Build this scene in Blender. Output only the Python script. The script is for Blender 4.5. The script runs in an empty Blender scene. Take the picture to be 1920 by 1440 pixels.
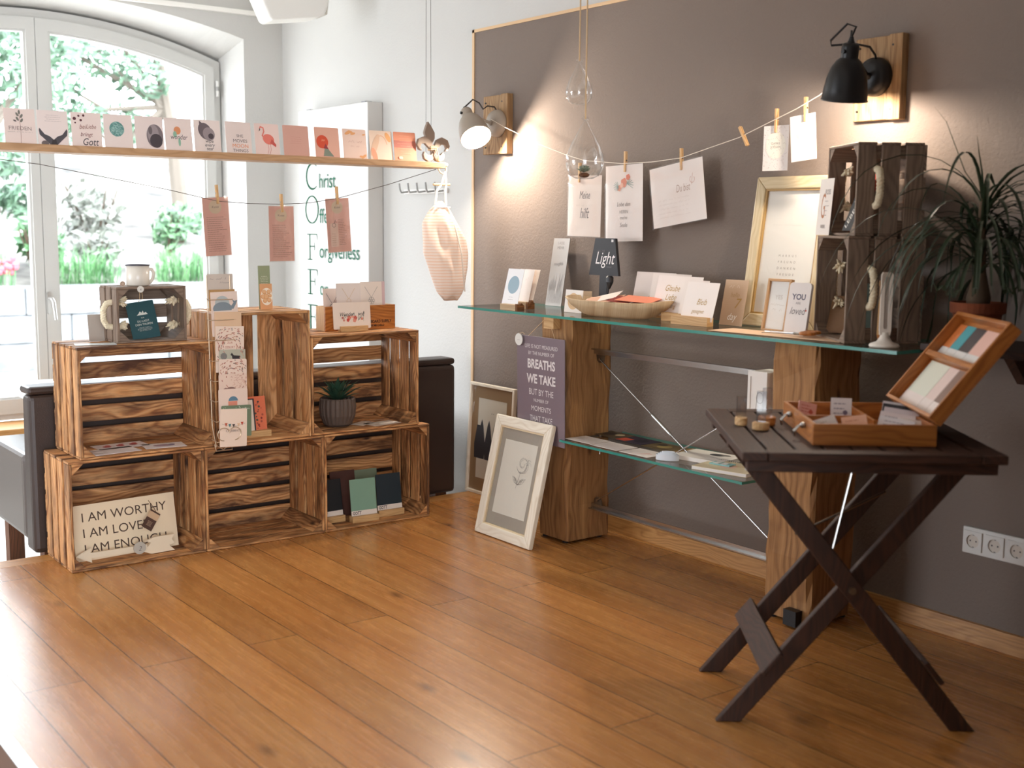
import bpy, bmesh, math, random
from mathutils import Matrix, Vector
from math import sin, cos, pi, radians as RAD

# ---------------------------------------------------------------- camera, light, exposure
S = bpy.context.scene
COL = S.collection
R0 = random.Random(7)
cam_d = bpy.data.cameras.new('camera')
cam_d.sensor_width = 36.0
cam_d.lens = 42.303                      # 2256 px focal length on a 1920 px wide frame
cam_d.clip_start = 0.05
cam_d.clip_end = 200
cam = bpy.data.objects.new('camera', cam_d)
COL.objects.link(cam)
yaw, pit, rol = RAD(36.80984), RAD(7.52544), RAD(0.51196)
fw = Vector((sin(yaw)*cos(pit), cos(yaw)*cos(pit), -sin(pit)))
rt = Vector((cos(yaw), -sin(yaw), 0)); up = rt.cross(fw)
r2 = cos(rol)*rt + sin(rol)*up; u2 = cos(rol)*up - sin(rol)*rt
cam.matrix_world = Matrix(((r2.x, u2.x, -fw.x, 0), (r2.y, u2.y, -fw.y, 0), (r2.z, u2.z, -fw.z, 1.24), (0, 0, 0, 1)))
cam_d.dof.use_dof = True
cam_d.dof.focus_distance = 4.7
cam_d.dof.aperture_fstop = 2.8
S.camera = cam

W_ = bpy.data.worlds.new('sky'); S.world = W_
W_.use_nodes = True
_n = W_.node_tree.nodes; _l = W_.node_tree.links
_bg = _n['Background']
_bg.inputs['Color'].default_value = (0.90, 0.96, 1.04, 1)
_bg.inputs['Strength'].default_value = 9.0
S.view_settings.view_transform = 'Standard'
S.view_settings.look = 'None'
S.view_settings.gamma = 1.0
S.view_settings.use_curve_mapping = False
S.view_settings.exposure = 0.3
LAMP_A, LAMP_B = 26.0, 15.0              # the two wall lamps, W
S.cycles.max_bounces = 10
S.cycles.diffuse_bounces = 6
S.cycles.transparent_max_bounces = 24
S.cycles.sample_clamp_indirect = 6.0

def portal(name, loc, rot, sx, sy):      # guides the sampling of daylight through an opening
    d = bpy.data.lights.new(name, 'AREA'); d.shape = 'RECTANGLE'; d.size = sx; d.size_y = sy
    d.cycles.is_portal = True
    o = bpy.data.objects.new(name, d); COL.objects.link(o); o.location = loc; o.rotation_euler = rot
portal('daylight_portal', (1.918, 7.05, 1.27), (RAD(-90), 0, 0), 2.1, 2.3)
portal('daylight_portal', (-2.78, 5.15, 1.25), (RAD(-90), 0, RAD(90)), 1.9, 2.0)
portal('daylight_portal', (-.9, -3.03, 1.25), (RAD(90), 0, 0), 3.6, 2.5)

# ---------------------------------------------------------------- constants of the room (metres)
WX = 3.235       # right wall
DY = 6.587       # window wall
DF = 6.887       # window frame plane
CZ = 2.62        # ceiling
LZ = -0.17       # lower floor beyond the raised oak floor
SH = 0.904       # top of the upper glass shelf
SL = 0.425       # top of the lower glass shelf

# ---------------------------------------------------------------- materials
def lin(c):
    c = c.lstrip('#'); v = [int(c[i:i+2], 16)/255 for i in (0, 2, 4)]
    return tuple((x/12.92 if x <= .04045 else ((x+.055)/1.055)**2.4) for x in v) + (1,)
def newmat(name):
    m = bpy.data.materials.new(name); m.use_nodes = True
    return m, m.node_tree.nodes, m.node_tree.links, m.node_tree.nodes['Principled BSDF']
_cm = {}
def col(c, rough=.6, metal=0.0, spec=.5):
    k = (c, rough, metal, spec)
    if k not in _cm:
        m, n, l, b = newmat('paint_' + c.strip('#'))
        b.inputs['Base Color'].default_value = lin(c)
        b.inputs['Roughness'].default_value = rough
        b.inputs['Metallic'].default_value = metal
        b.inputs['Specular IOR Level'].default_value = spec
        _cm[k] = m
    return _cm[k]
def emit(name, c, s):
    m, n, l, b = newmat(name)
    b.inputs['Base Color'].default_value = lin(c)
    b.inputs['Emission Color'].default_value = lin(c)
    b.inputs['Emission Strength'].default_value = s
    return m
def N(n, t, **k):
    x = n.new(t)
    for a, v in k.items(): setattr(x, a, v)
    return x
def mapping(n, l, src, scale, loc=(0, 0, 0), rot=(0, 0, 0)):
    mp = N(n, 'ShaderNodeMapping'); mp.inputs['Scale'].default_value = scale
    mp.inputs['Location'].default_value = loc; mp.inputs['Rotation'].default_value = rot
    l.new(src, mp.inputs['Vector']); return mp.outputs['Vector']
def ramp(n, l, src, stops):
    r = N(n, 'ShaderNodeValToRGB'); e = r.color_ramp.elements
    while len(e) > 1: e.remove(e[-1])
    for i, (p, c) in enumerate(stops):
        x = e[0] if i == 0 else e.new(p)
        x.position = p; x.color = lin(c) if isinstance(c, str) else c
    l.new(src, r.inputs['Fac']); return r.outputs['Color']
def mix(n, l, f, a, b, mode='MIX'):
    m = N(n, 'ShaderNodeMix', data_type='RGBA', blend_type=mode)
    for i, v in ((0, f), (6, a), (7, b)):
        if hasattr(v, 'links'): l.new(v, m.inputs[i])
        else: m.inputs[i].default_value = v
    return m.outputs[2]
def noise(n, l, vec, sc, det=4, rough=.5, dist=0):
    x = N(n, 'ShaderNodeTexNoise'); x.inputs['Scale'].default_value = sc; x.inputs['Detail'].default_value = det
    x.inputs['Roughness'].default_value = rough; x.inputs['Distortion'].default_value = dist
    l.new(vec, x.inputs['Vector']); return x.outputs['Fac']
def bump(n, l, b, h, s, d=.01):
    x = N(n, 'ShaderNodeBump'); x.inputs['Strength'].default_value = s; x.inputs['Distance'].default_value = d
    l.new(h, x.inputs['Height']); l.new(x.outputs['Normal'], b.inputs['Normal'])

def wood(name, light, mid, dark, scorch=0.0, rough=.6, ring=1.0, isl=.25, knots=True, bmp=.25, fade=.6):
    """board timber: grain along U of the board's own UV; scorch > 0 burns dark bands and edges into it"""
    m, n, l, b = newmat(name)
    uv = N(n, 'ShaderNodeUVMap').outputs['UV']
    warp = noise(n, l, mapping(n, l, uv, (3, 9, 1)), 1.0, 2)
    base = mapping(n, l, uv, (1.3, 20*ring, 1))
    add = N(n, 'ShaderNodeVectorMath', operation='MULTIPLY_ADD')
    l.new(warp, add.inputs[0]); add.inputs[1].default_value = (.6, 3.6*ring, 0); l.new(base, add.inputs[2])
    wv = N(n, 'ShaderNodeTexWave', wave_type='BANDS', bands_direction='Y')
    wv.inputs['Scale'].default_value = .8; wv.inputs['Distortion'].default_value = 1.3
    wv.inputs['Detail'].default_value = 2; wv.inputs['Detail Scale'].default_value = 1.2
    l.new(add.outputs[0], wv.inputs['Vector'])
    fib = noise(n, l, mapping(n, l, uv, (6, 160, 1)), 1.0, 3)
    c1 = ramp(n, l, wv.outputs['Fac'], [(0, light), (.6, mid), (1, dark)])
    soft = noise(n, l, mapping(n, l, uv, (1.5, 6, 1)), 1.0, 2)
    c1 = mix(n, l, ramp(n, l, soft, [(.35, (fade,)*3+(1,)), (.65, (fade*.35,)*3+(1,))]), c1, lin(mid))
    c1 = mix(n, l, .35, c1, ramp(n, l, fib, [(.3, dark), (.7, light)]))
    geo = N(n, 'ShaderNodeNewGeometry')
    tint = ramp(n, l, geo.outputs['Random Per Island'], [(0, (1-isl,)*3+(1,)), (1, (1+isl*.6,)*3+(1,))])
    c1 = mix(n, l, 1.0, c1, tint, 'MULTIPLY')
    if knots:
        vo = N(n, 'ShaderNodeTexVoronoi'); vo.inputs['Scale'].default_value = 1.0
        l.new(mapping(n, l, uv, (4.2, 11, 1)), vo.inputs['Vector'])
        k = ramp(n, l, vo.outputs['Distance'], [(.05, (1, 1, 1, 1)), (.13, (0, 0, 0, 1))])
        c1 = mix(n, l, k, c1, lin(dark if not scorch else '#3a2010'))
    if scorch:
        s1 = noise(n, l, mapping(n, l, uv, (2.6, 13, 1)), 1.0, 5, .65, .4)
        f = ramp(n, l, s1, [(.54-.1*scorch, (0, 0, 0, 1)), (.74-.1*scorch, (.92, .92, .92, 1))])
        ew = N(n, 'ShaderNodeBevel', samples=2); ew.inputs['Radius'].default_value = .004
        d = N(n, 'ShaderNodeVectorMath', operation='DOT_PRODUCT')
        l.new(ew.outputs[0], d.inputs[0]); l.new(geo.outputs['Normal'], d.inputs[1])
        ed = ramp(n, l, d.outputs['Value'], [(.86, (.8, .8, .8, 1)), (.99, (0, 0, 0, 1))])
        c1 = mix(n, l, f, c1, lin('#43210f'))
        c1 = mix(n, l, ed, c1, lin('#2e1a0c'))  # scorched edges, also standing in for shade in the slat gaps
    l.new(c1, b.inputs['Base Color'])
    b.inputs['Roughness'].default_value = rough
    bump(n, l, b, fib, bmp, .003)
    return m

M_CRATE = wood('flamed_pine', '#e6b27a', '#d09052', '#7e4420', scorch=1.0, isl=.2, fade=.3)
M_CRATE2 = wood('flamed_pine_pale', '#e8b984', '#d69c60', '#8f552a', scorch=.55, isl=.16)
M_GREY = wood('grey_stained_wood', '#8e7a69', '#7d6858', '#5f4d40', rough=.7, isl=.12, knots=False)
M_BEAM = wood('old_oak_beam', '#b98a58', '#a07142', '#6a4424', rough=.75, ring=.55, isl=.05, bmp=.6, fade=.85)
M_BOARD = wood('reclaimed_board', '#b7946b', '#9d7850', '#664629', rough=.75, ring=.8, isl=.1, bmp=.5)
M_PINE = wood('light_wood', '#d8b281', '#cda36e', '#b0824e', rough=.55, isl=.06, knots=False, bmp=.1)
M_LEDGE = wood('ledge_wood', '#c9a179', '#bd946b', '#a57c54', rough=.55, isl=.04, knots=False, bmp=.1)
M_TABLE = wood('dark_acacia', '#4f2f20', '#3d2417', '#26160d', rough=.6, isl=.12, knots=False)
M_CASE = wood('honey_wood', '#c07b3a', '#b06a2c', '#8a4c1c', rough=.4, isl=.06, knots=False)
M_TRAY = wood('raw_bowl_wood', '#cbb391', '#b99b75', '#9a7c58', rough=.75, ring=.2, isl=.02, knots=False, fade=.8)
M_FRAMEW = wood('whitewashed_frame', '#f3ead9', '#ece0cd', '#d9c9b0', rough=.5, isl=.04, knots=False, bmp=.08)
M_GOLD = wood('pale_gilt_frame', '#d9c8a6', '#cfba92', '#b9a077', rough=.38, isl=.03, knots=False, bmp=.08)
M_BASE = wood('oak_trim', '#c89458', '#b98449', '#96622f', rough=.45, isl=.02, knots=False)
M_BARK = wood('bark_edge', '#8a5a2c', '#6d421d', '#3d2310', rough=.9, ring=2, isl=.05)

def plaster(name, c, grey=False):
    m, n, l, b = newmat(name)
    tc = N(n, 'ShaderNodeTexCoord').outputs['Object']
    nz = noise(n, l, mapping(n, l, tc, (1, 1, 1)), 95, 3, .6)
    b.inputs['Base Color'].default_value = lin(c); b.inputs['Roughness'].default_value = .85
    b.inputs['Specular IOR Level'].default_value = .25
    bump(n, l, b, nz, .35 if grey else .2, .006)
    return m
M_WHITE = plaster('white_plaster', '#c8c6c2')
M_TAUPE = plaster('taupe_wall_paint', '#80736a', True)
M_DIM = plaster('bounce_cut_umber', '#5e5049', True)  # dark tone on unseen walls, chosen to cut bounced light
M_CEIL = plaster('ceiling_paint', '#dedbd5')

def floor_mat():
    m, n, l, b = newmat('oak_plank_floor')
    tc = N(n, 'ShaderNodeTexCoord').outputs['Object']
    sx = N(n, 'ShaderNodeSeparateXYZ'); l.new(tc, sx.inputs[0])
    cb = N(n, 'ShaderNodeCombineXYZ')
    for s, d, off in ((1, 0, -3.21), (0, 1, -.956)):
        a = N(n, 'ShaderNodeMath', operation='ADD'); a.inputs[1].default_value = off
        l.new(sx.outputs[s], a.inputs[0]); l.new(a.outputs[0], cb.inputs[d])
    def brick(c1, c2, mort, ms):
        k = N(n, 'ShaderNodeTexBrick', offset=.5, offset_frequency=2, squash=1)
        k.inputs['Scale'].default_value = 1; k.inputs['Brick Width'].default_value = 2.15
        k.inputs['Row Height'].default_value = .1597; k.inputs['Mortar Size'].default_value = ms
        k.inputs['Mortar Smooth'].default_value = .2
        k.inputs['Color1'].default_value = c1; k.inputs['Color2'].default_value = c2; k.inputs['Mortar'].default_value = mort
        l.new(cb.outputs[0], k.inputs['Vector']); return k
    kr = brick((0, 0, 0, 1), (1, 1, 1, 1), (.5, .5, .5, 1), 0.0)
    off = N(n, 'ShaderNodeVectorMath', operation='MULTIPLY_ADD')
    l.new(kr.outputs['Color'], off.inputs[0]); off.inputs[1].default_value = (17.3, 9.1, 5.7); l.new(cb.outputs[0], off.inputs[2])
    v = off.outputs[0]
    w = noise(n, l, mapping(n, l, v, (1.3, 5, 1)), 1.0, 3, .5, .3)
    fine = noise(n, l, mapping(n, l, v, (5, 90, 1)), 1.0, 4, .6)
    wv = N(n, 'ShaderNodeTexWave', wave_type='BANDS', bands_direction='Y')
    wv.inputs['Scale'].default_value = 5.0; wv.inputs['Distortion'].default_value = 7.0
    wv.inputs['Detail'].default_value = 2; wv.inputs['Detail Scale'].default_value = .7
    l.new(mapping(n, l, v, (.35, 1, 1)), wv.inputs['Vector'])
    c = ramp(n, l, w, [(.3, '#c4894a'), (.55, '#b67639'), (.75, '#955a24')])
    c = mix(n, l, .16, c, ramp(n, l, wv.outputs['Fac'], [(0, '#8a5427'), (1, '#cf9a5c')]))
    c = mix(n, l, .22, c, ramp(n, l, fine, [(.3, '#8f5c2c'), (.7, '#cf9c62')]))
    vo = N(n, 'ShaderNodeTexVoronoi'); vo.inputs['Scale'].default_value = 1.0
    l.new(mapping(n, l, v, (2.1, 5.2, 1)), vo.inputs['Vector'])
    k = ramp(n, l, vo.outputs['Distance'], [(.02, (.75, .75, .75, 1)), (.12, (0, 0, 0, 1))])
    c = mix(n, l, k, c, lin('#5b3719'))
    tint = ramp(n, l, kr.outputs['Color'], [(0, (.86, .85, .84, 1)), (1, (1.1, 1.08, 1.06, 1))])
    c = mix(n, l, 1.0, c, tint, 'MULTIPLY')
    kg = brick((1, 1, 1, 1), (1, 1, 1, 1), (0, 0, 0, 1), .0016)
    c = mix(n, l, kg.outputs['Fac'], c, lin('#4d301a'))
    l.new(c, b.inputs['Base Color'])
    b.inputs['Roughness'].default_value = .3
    rr = ramp(n, l, fine, [(.2, (.25,)*3+(1,)), (.8, (.29,)*3+(1,))]); l.new(rr, b.inputs['Roughness'])
    b.inputs['Specular IOR Level'].default_value = .55
    bump(n, l, b, kg.outputs['Color'], .4, .002)
    return m
M_FLOOR = floor_mat()

def tiles_mat():
    m, n, l, b = newmat('pale_floor_tiles')
    tc = N(n, 'ShaderNodeTexCoord').outputs['Object']
    k = N(n, 'ShaderNodeTexBrick', offset=0.0)
    k.inputs['Scale'].default_value = 1; k.inputs['Brick Width'].default_value = .3; k.inputs['Row Height'].default_value = .3
    k.inputs['Mortar Size'].default_value = .004
    k.inputs['Color1'].default_value = lin('#d9d6cf'); k.inputs['Color2'].default_value = lin('#e2dfd8'); k.inputs['Mortar'].default_value = lin('#b5b1a8')
    l.new(tc, k.inputs['Vector']); l.new(k.outputs['Color'], b.inputs['Base Color'])
    b.inputs['Roughness'].default_value = .3
    return m
M_TILES = tiles_mat()

def clear(name, tint, refl=1.0, rough=0.0, base=0.0):
    """clear sheet: see-through with a mirror sheen that grows at grazing angles"""
    m, n, l, b = newmat(name); n.remove(b)
    out = [x for x in n if x.type == 'OUTPUT_MATERIAL'][0]
    t = N(n, 'ShaderNodeBsdfTransparent'); t.inputs['Color'].default_value = tint
    g = N(n, 'ShaderNodeBsdfGlossy'); g.inputs['Roughness'].default_value = rough
    f = N(n, 'ShaderNodeFresnel'); ge = N(n, 'ShaderNodeNewGeometry')
    io = N(n, 'ShaderNodeMath', operation='MULTIPLY_ADD'); io.inputs[1].default_value = 1/1.5-1.5; io.inputs[2].default_value = 1.5
    l.new(ge.outputs['Backfacing'], io.inputs[0]); l.new(io.outputs[0], f.inputs['IOR'])
    mu = N(n, 'ShaderNodeMath', operation='MULTIPLY_ADD'); mu.inputs[1].default_value = refl; mu.inputs[2].default_value = base
    l.new(f.outputs[0], mu.inputs[0])
    mx = N(n, 'ShaderNodeMixShader'); l.new(mu.outputs[0], mx.inputs[0]); l.new(t.outputs[0], mx.inputs[1]); l.new(g.outputs[0], mx.inputs[2])
    l.new(mx.outputs[0], out.inputs['Surface'])
    return m
M_PANE = clear('window_glass', (.97, .985, .98, 1), .8)
M_SHELF = clear('shelf_glass', (.93, .97, .955, 1), .9)
M_EDGE = col('#3f8f83', .15, 0, .8)
M_DROP = clear('blown_glass', (.98, .985, .985, 1), 1.6, .02, .015)
M_FOIL = clear('cellophane', (.97, .96, .95, 1), 1.0, .12, .06)
M_ACRYL = clear('acrylic_block', (.88, .9, .93, 1), 1.3, .05, .1)

def leather(name, c, rough=.45):
    m, n, l, b = newmat(name)
    tc = N(n, 'ShaderNodeTexCoord').outputs['Object']
    b.inputs['Base Color'].default_value = lin(c); b.inputs['Roughness'].default_value = rough
    bump(n, l, b, noise(n, l, tc, 220, 3), .25, .002)
    return m
M_LEATHER = leather('dark_brown_leather', '#3a2c26', .42)
M_LEATHER_LIT = leather('daylit_leather_seat', '#5f5651', .38)  # same leather as the back, daylight on the seat put into the lighter tone

def ropemat():
    m, n, l, b = newmat('cotton_rope')
    tc = N(n, 'ShaderNodeTexCoord').outputs['Object']
    c = ramp(n, l, noise(n, l, tc, 180, 3), [(.3, '#d9c7a4'), (.7, '#efe3c8')])
    l.new(c, b.inputs['Base Color']); b.inputs['Roughness'].default_value = .9
    return m
M_ROPE = ropemat()
def bagmat():
    m, n, l, b = newmat('striped_cotton')
    tc = N(n, 'ShaderNodeTexCoord').outputs['Object']
    wv = N(n, 'ShaderNodeTexWave', wave_type='BANDS', bands_direction='Z')
    wv.inputs['Scale'].default_value = 24; wv.inputs['Distortion'].default_value = .6; wv.inputs['Detail'].default_value = 1
    l.new(tc, wv.inputs['Vector'])
    c = ramp(n, l, wv.outputs['Fac'], [(.35, '#f4ebe4'), (.8, '#efd8c6')])
    l.new(c, b.inputs['Base Color']); b.inputs['Roughness'].default_value = .8
    b.inputs['Subsurface Weight'].default_value = 0
    tr = N(n, 'ShaderNodeBsdfTranslucent'); l.new(c, tr.inputs['Color'])
    mx = N(n, 'ShaderNodeMixShader'); mx.inputs[0].default_value = .45
    out = [x for x in n if x.type == 'OUTPUT_MATERIAL'][0]
    l.new(b.outputs[0], mx.inputs[1]); l.new(tr.outputs[0], mx.inputs[2]); l.new(mx.outputs[0], out.inputs['Surface'])
    return m
M_BAG = bagmat()
def leafmat(name, a, c):
    m, n, l, b = newmat(name)
    geo = N(n, 'ShaderNodeNewGeometry')
    l.new(ramp(n, l, geo.outputs['Random Per Island'], [(0, a), (1, c)]), b.inputs['Base Color'])
    b.inputs['Roughness'].default_value = .5
    return m
M_LEAF = leafmat('agave_leaf', '#24402f', '#3c5a45')
M_PALM = leafmat('palm_leaf', '#1a2517', '#2c3c22')
M_TREE = leafmat('tree_leaf', '#46604c', '#86a489')
M_BUSH = leafmat('shrub_leaf', '#35553a', '#6d9468')
M_DRY = leafmat('dry_shrub', '#5d6258', '#8a8c82')
M_GRASS = leafmat('grass_blade', '#436f48', '#86bb7d')
def rough_col(name, a, c, sc, rough=.9):
    m, n, l, b = newmat(name)
    tc = N(n, 'ShaderNodeTexCoord').outputs['Object']
    nz = noise(n, l, tc, sc, 4); l.new(ramp(n, l, nz, [(.35, a), (.65, c)]), b.inputs['Base Color'])
    b.inputs['Roughness'].default_value = rough; bump(n, l, b, nz, .4, .02)
    return m
M_STONE = rough_col('pale_stone', '#666869', '#7f8183', 6)
M_EARTH = rough_col('dry_bank', '#34322e', '#a09a92', 1.1)
M_PAVE = rough_col('pale_paving', '#d3d0ca', '#e0ddd7', 3)
M_TERRA = rough_col('terracotta', '#74391f', '#8a4829', 12)
M_BLACK = col('#17161a', .45)
M_BLACKM = col('#1c1b1c', .38, .3)
M_TAUPELAMP = col('#a09385', .5)
M_STEEL = col('#b9b7b4', .25, 1.0)
M_BRASS = col('#7a6a58', .35, .8)
M_TWINE = col('#c9ab85', .9)
M_PAPER = col('#efe9e2', .75)
M_PLASTIC = col('#dedbd6', .45)

# ---------------------------------------------------------------- mesh building
class MB:
    def __init__(s):
        s.V = []; s.F = []; s.U = []; s.I = []; s.mats = []; s.T = Matrix.Identity(4); s.r = R0; s.d = 0
    def mi(s, m):
        if m not in s.mats: s.mats.append(m)
        return s.mats.index(m)
    def v(s, p):
        s.V.append(s.T @ Vector(p)); return len(s.V)-1
    def face(s, idx, m, uv=None):
        s.F.append(tuple(idx)); s.I.append(s.mi(m)); s.U.append(uv)
    def poly(s, pts, m, uv=None):
        s.face([s.v(p) for p in pts], m, uv)
    def box(s, x0, x1, y0, y1, z0, z1, m, g=None, top=None):
        """box with board UVs; g = grain axis; top = (dx0, dx1, dy0, dy1) pulls the upper face in"""
        t = top or (0, 0, 0, 0)
        P = [(x0, y0, z0), (x1, y0, z0), (x1, y1, z0), (x0, y1, z0),
             (x0+t[0], y0+t[2], z1), (x1-t[1], y0+t[2], z1), (x1-t[1], y1-t[3], z1), (x0+t[0], y1-t[3], z1)]
        dims = (x1-x0, y1-y0, z1-z0)
        if g is None: g = max(range(3), key=lambda i: abs(dims[i]))
        a, b = [i for i in range(3) if i != g]
        ru, rv = s.r.uniform(0, 50), s.r.uniform(0, 50)
        base = len(s.V)
        for p in P: s.v(p)
        for f in ((0, 3, 2, 1), (4, 5, 6, 7), (0, 1, 5, 4), (1, 2, 6, 5), (2, 3, 7, 6), (3, 0, 4, 7)):
            s.face([base+i for i in f], m, [(P[i][g]+ru, P[i][a]+P[i][b]+rv) for i in f])
    def prism(s, pts, h0, h1, m, axis='y', g=None):
        """extrude a 2D outline (in xz for axis y, xy for axis z, yz for axis x)"""
        def q(p, h): return {'y': (p[0], h, p[1]), 'z': (p[0], p[1], h), 'x': (h, p[0], p[1])}[axis]
        n = len(pts); b = len(s.V); ru = s.r.uniform(0, 50)
        for p in pts: s.v(q(p, h0))
        for p in pts: s.v(q(p, h1))
        ax = g or 'p'
        def uvp(p): return (p[1]+ru, p[0]) if ax == 'v' else (p[0]+ru, p[1])
        def uvs(i, h): return (h+ru, i*.05) if ax == 'h' else (uvp(pts[i % n])[0], uvp(pts[i % n])[1]+h)
        s.face([b+i for i in range(n)], m, [uvp(pts[i]) for i in range(n)])
        s.face([b+n+i for i in reversed(range(n))], m, [uvp(pts[i]) for i in reversed(range(n))])
        for i in range(n):
            j = (i+1) % n
            s.face((b+i, b+n+i, b+n+j, b+j), m, [uvs(i, h0), uvs(i, h1), uvs(i+1, h1), uvs(i+1, h0)])
    def tube(s, pts, r, m, n=8, cap=True, flat=None):
        pts = [Vector(p) for p in pts]; k = len(pts); b = len(s.V)
        rr = r if isinstance(r, (list, tuple)) else [r]*k
        prev = None
        for i, p in enumerate(pts):
            t = (pts[min(i+1, k-1)]-pts[max(i-1, 0)]).normalized()
            if prev is None:
                a = Vector((0, 0, 1)) if abs(t.z) < .9 else Vector((1, 0, 0))
                prev = t.cross(a).normalized()
            e = (prev-t*prev.dot(t)); e = e.normalized() if e.length > 1e-6 else t.orthogonal().normalized()
            prev = e; f = t.cross(e)
            for j in range(n):
                w = 2*pi*j/n; s.v(p+e*cos(w)*rr[i]+f*sin(w)*rr[i]*(flat or 1))
        for i in range(k-1):
            for j in range(n):
                q = (j+1) % n
                s.face((b+i*n+j, b+i*n+q, b+(i+1)*n+q, b+(i+1)*n+j), m)
        if cap:
            s.face([b+j for j in reversed(range(n))], m); s.face([b+(k-1)*n+j for j in range(n)], m)
    def lathe(s, prof, m, n=24, sx=1, sy=1, cap=False, wob=None):
        b = len(s.V); k = len(prof)
        for i, (r, z) in enumerate(prof):
            for j in range(n):
                w = 2*pi*j/n; q = r*(wob(w, z) if wob else 1)
                s.v((q*cos(w)*sx, q*sin(w)*sy, z))
        for i in range(k-1):
            for j in range(n):
                q = (j+1) % n
                s.face((b+i*n+j, b+i*n+q, b+(i+1)*n+q, b+(i+1)*n+j), m,
                       [(prof[i][1], j/n), (prof[i][1], (j+1)/n), (prof[i+1][1], (j+1)/n), (prof[i+1][1], j/n)])
        if cap:
            s.face([b+j for j in reversed(range(n))], m); s.face([b+(k-1)*n+j for j in range(n)], m)
    def ball(s, c, r, m, n=12, k=8, sz=1):
        old = s.T; s.T = old @ Matrix.Translation(c)
        s.lathe([(max(r*sin(pi*i/k), 1e-5), -r*cos(pi*i/k)*sz) for i in range(k+1)], m, n)
        s.T = old
    def blade(s, pts, w, m, fold=.3, side=None):
        """leaf ribbon with a V fold; w = list of half widths"""
        pts = [Vector(p) for p in pts]; k = len(pts); b = len(s.V)
        for i, p in enumerate(pts):
            t = (pts[min(i+1, k-1)]-pts[max(i-1, 0)]).normalized()
            sd = Vector(side) if side else t.cross(Vector((0, 0, 1)))
            sd = sd.normalized() if sd.length > 1e-4 else Vector((1, 0, 0))
            nn = sd.cross(t)
            ww = w[i] if isinstance(w, (list, tuple)) else w
            s.v(p-sd*ww+nn*ww*fold); s.v(p); s.v(p+sd*ww+nn*ww*fold)
        for i in range(k-1):
            for j in (0, 1):
                s.face((b+i*3+j, b+i*3+j+1, b+i*3+j+4, b+i*3+j+3), m)
    # ---- flat artwork on a face whose front is local -y; u to the right, v up; each layer a little further out
    def art(s, y, th=.0003):
        s.ay = y; s.ath = th; s.d = 1.0
    def _q(s, u, v): return (u, s.ay-s.d*s.ath, v)
    def apoly(s, pts, m):
        s.poly([s._q(u, v) for u, v in pts], m); s.d += .3
    def rect(s, u0, v0, u1, v1, m): s.apoly([(u0, v0), (u1, v0), (u1, v1), (u0, v1)], m)
    def disc(s, u, v, r, m, n=22, sx=1, a0=0, a1=2*pi, rot=0):
        P = []
        for i in range(n):
            w = a0+(a1-a0)*i/(n if a1-a0 > 6.2 else n-1); x, y = r*sx*cos(w), r*sin(w)
            P.append((u+x*cos(rot)-y*sin(rot), v+x*sin(rot)+y*cos(rot)))
        s.apoly(P, m)
    def stroke(s, pts, w, m):
        """flat ribbon line"""
        k = len(pts); L = []; Rr = []
        for i, (u, v) in enumerate(pts):
            a = pts[max(i-1, 0)]; b = pts[min(i+1, k-1)]
            dx, dy = b[0]-a[0], b[1]-a[1]; q = math.hypot(dx, dy) or 1
            ww = w[i] if isinstance(w, (list, tuple)) else w
            L.append((u-dy/q*ww/2, v+dx/q*ww/2)); Rr.append((u+dy/q*ww/2, v-dx/q*ww/2))
        b0 = len(s.V)
        for p in L+Rr: s.v(s._q(*p))
        for i in range(k-1): s.face((b0+k+i, b0+k+i+1, b0+i+1, b0+i), m)
        s.d += .1
    def arc(s, u, v, r, a0, a1, w, m, sx=1, n=16):
        s.stroke([(u+r*sx*cos(a0+(a1-a0)*i/n), v+r*sin(a0+(a1-a0)*i/n)) for i in range(n+1)], w, m)
    def scrawl(s, u0, u1, v, h, m, w=.0007, step=None, rnd=None):
        """a line of small handwriting that cannot be read in the photograph"""
        r = rnd or s.r; st = step or h*.55; P = []; u = u0; k = 0
        while u < u1:
            if r.random() < .16 and len(P) > 2:
                s.stroke(P, w, m); P = []; u += st*1.4; continue
            P.append((u, v+(h*r.uniform(.2, 1) if k % 2 else h*r.uniform(-.1, .15)))); k += 1; u += st*r.uniform(.6, 1.2)
        if len(P) > 1: s.stroke(P, w, m)
    def lines(s, u0, u1, v1, v0, k, m, w=.0008, center=False):
        """paragraph of tiny print"""
        for i in range(k):
            v = v1-(v1-v0)*i/max(k-1, 1); L = (u1-u0)*s.r.uniform(.6, 1)
            a = (u0+u1-L)/2 if center else u0
            u = a
            while u < a+L:
                q = min(u+s.r.uniform(.004, .012), a+L); s.stroke([(u, v), (q, v)], w, m); u = q+.0018
    def text(s, t, u, v, size, m, align='CENTER', xs=1.0, shear=0.0, rot=0.0, bold=0.0):
        c = bpy.data.curves.new('t', 'FONT'); c.body = t; c.size = size; c.align_x = align; c.shear = shear
        c.offset = bold; c.resolution_u = 3; c.fill_mode = 'FRONT'
        o = bpy.data.objects.new('t', c); COL.objects.link(o)
        me = bpy.data.meshes.new_from_object(o)
        bpy.data.objects.remove(o); bpy.data.curves.remove(c)
        b = len(s.V)
        for p in me.vertices:
            x, y = p.co.x*xs, p.co.y
            s.v(s._q(u+x*cos(rot)-y*sin(rot), v+x*sin(rot)+y*cos(rot)))
        for f in me.polygons: s.face([b+i for i in f.vertices], m)
        bpy.data.meshes.remove(me); s.d += .3
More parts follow.
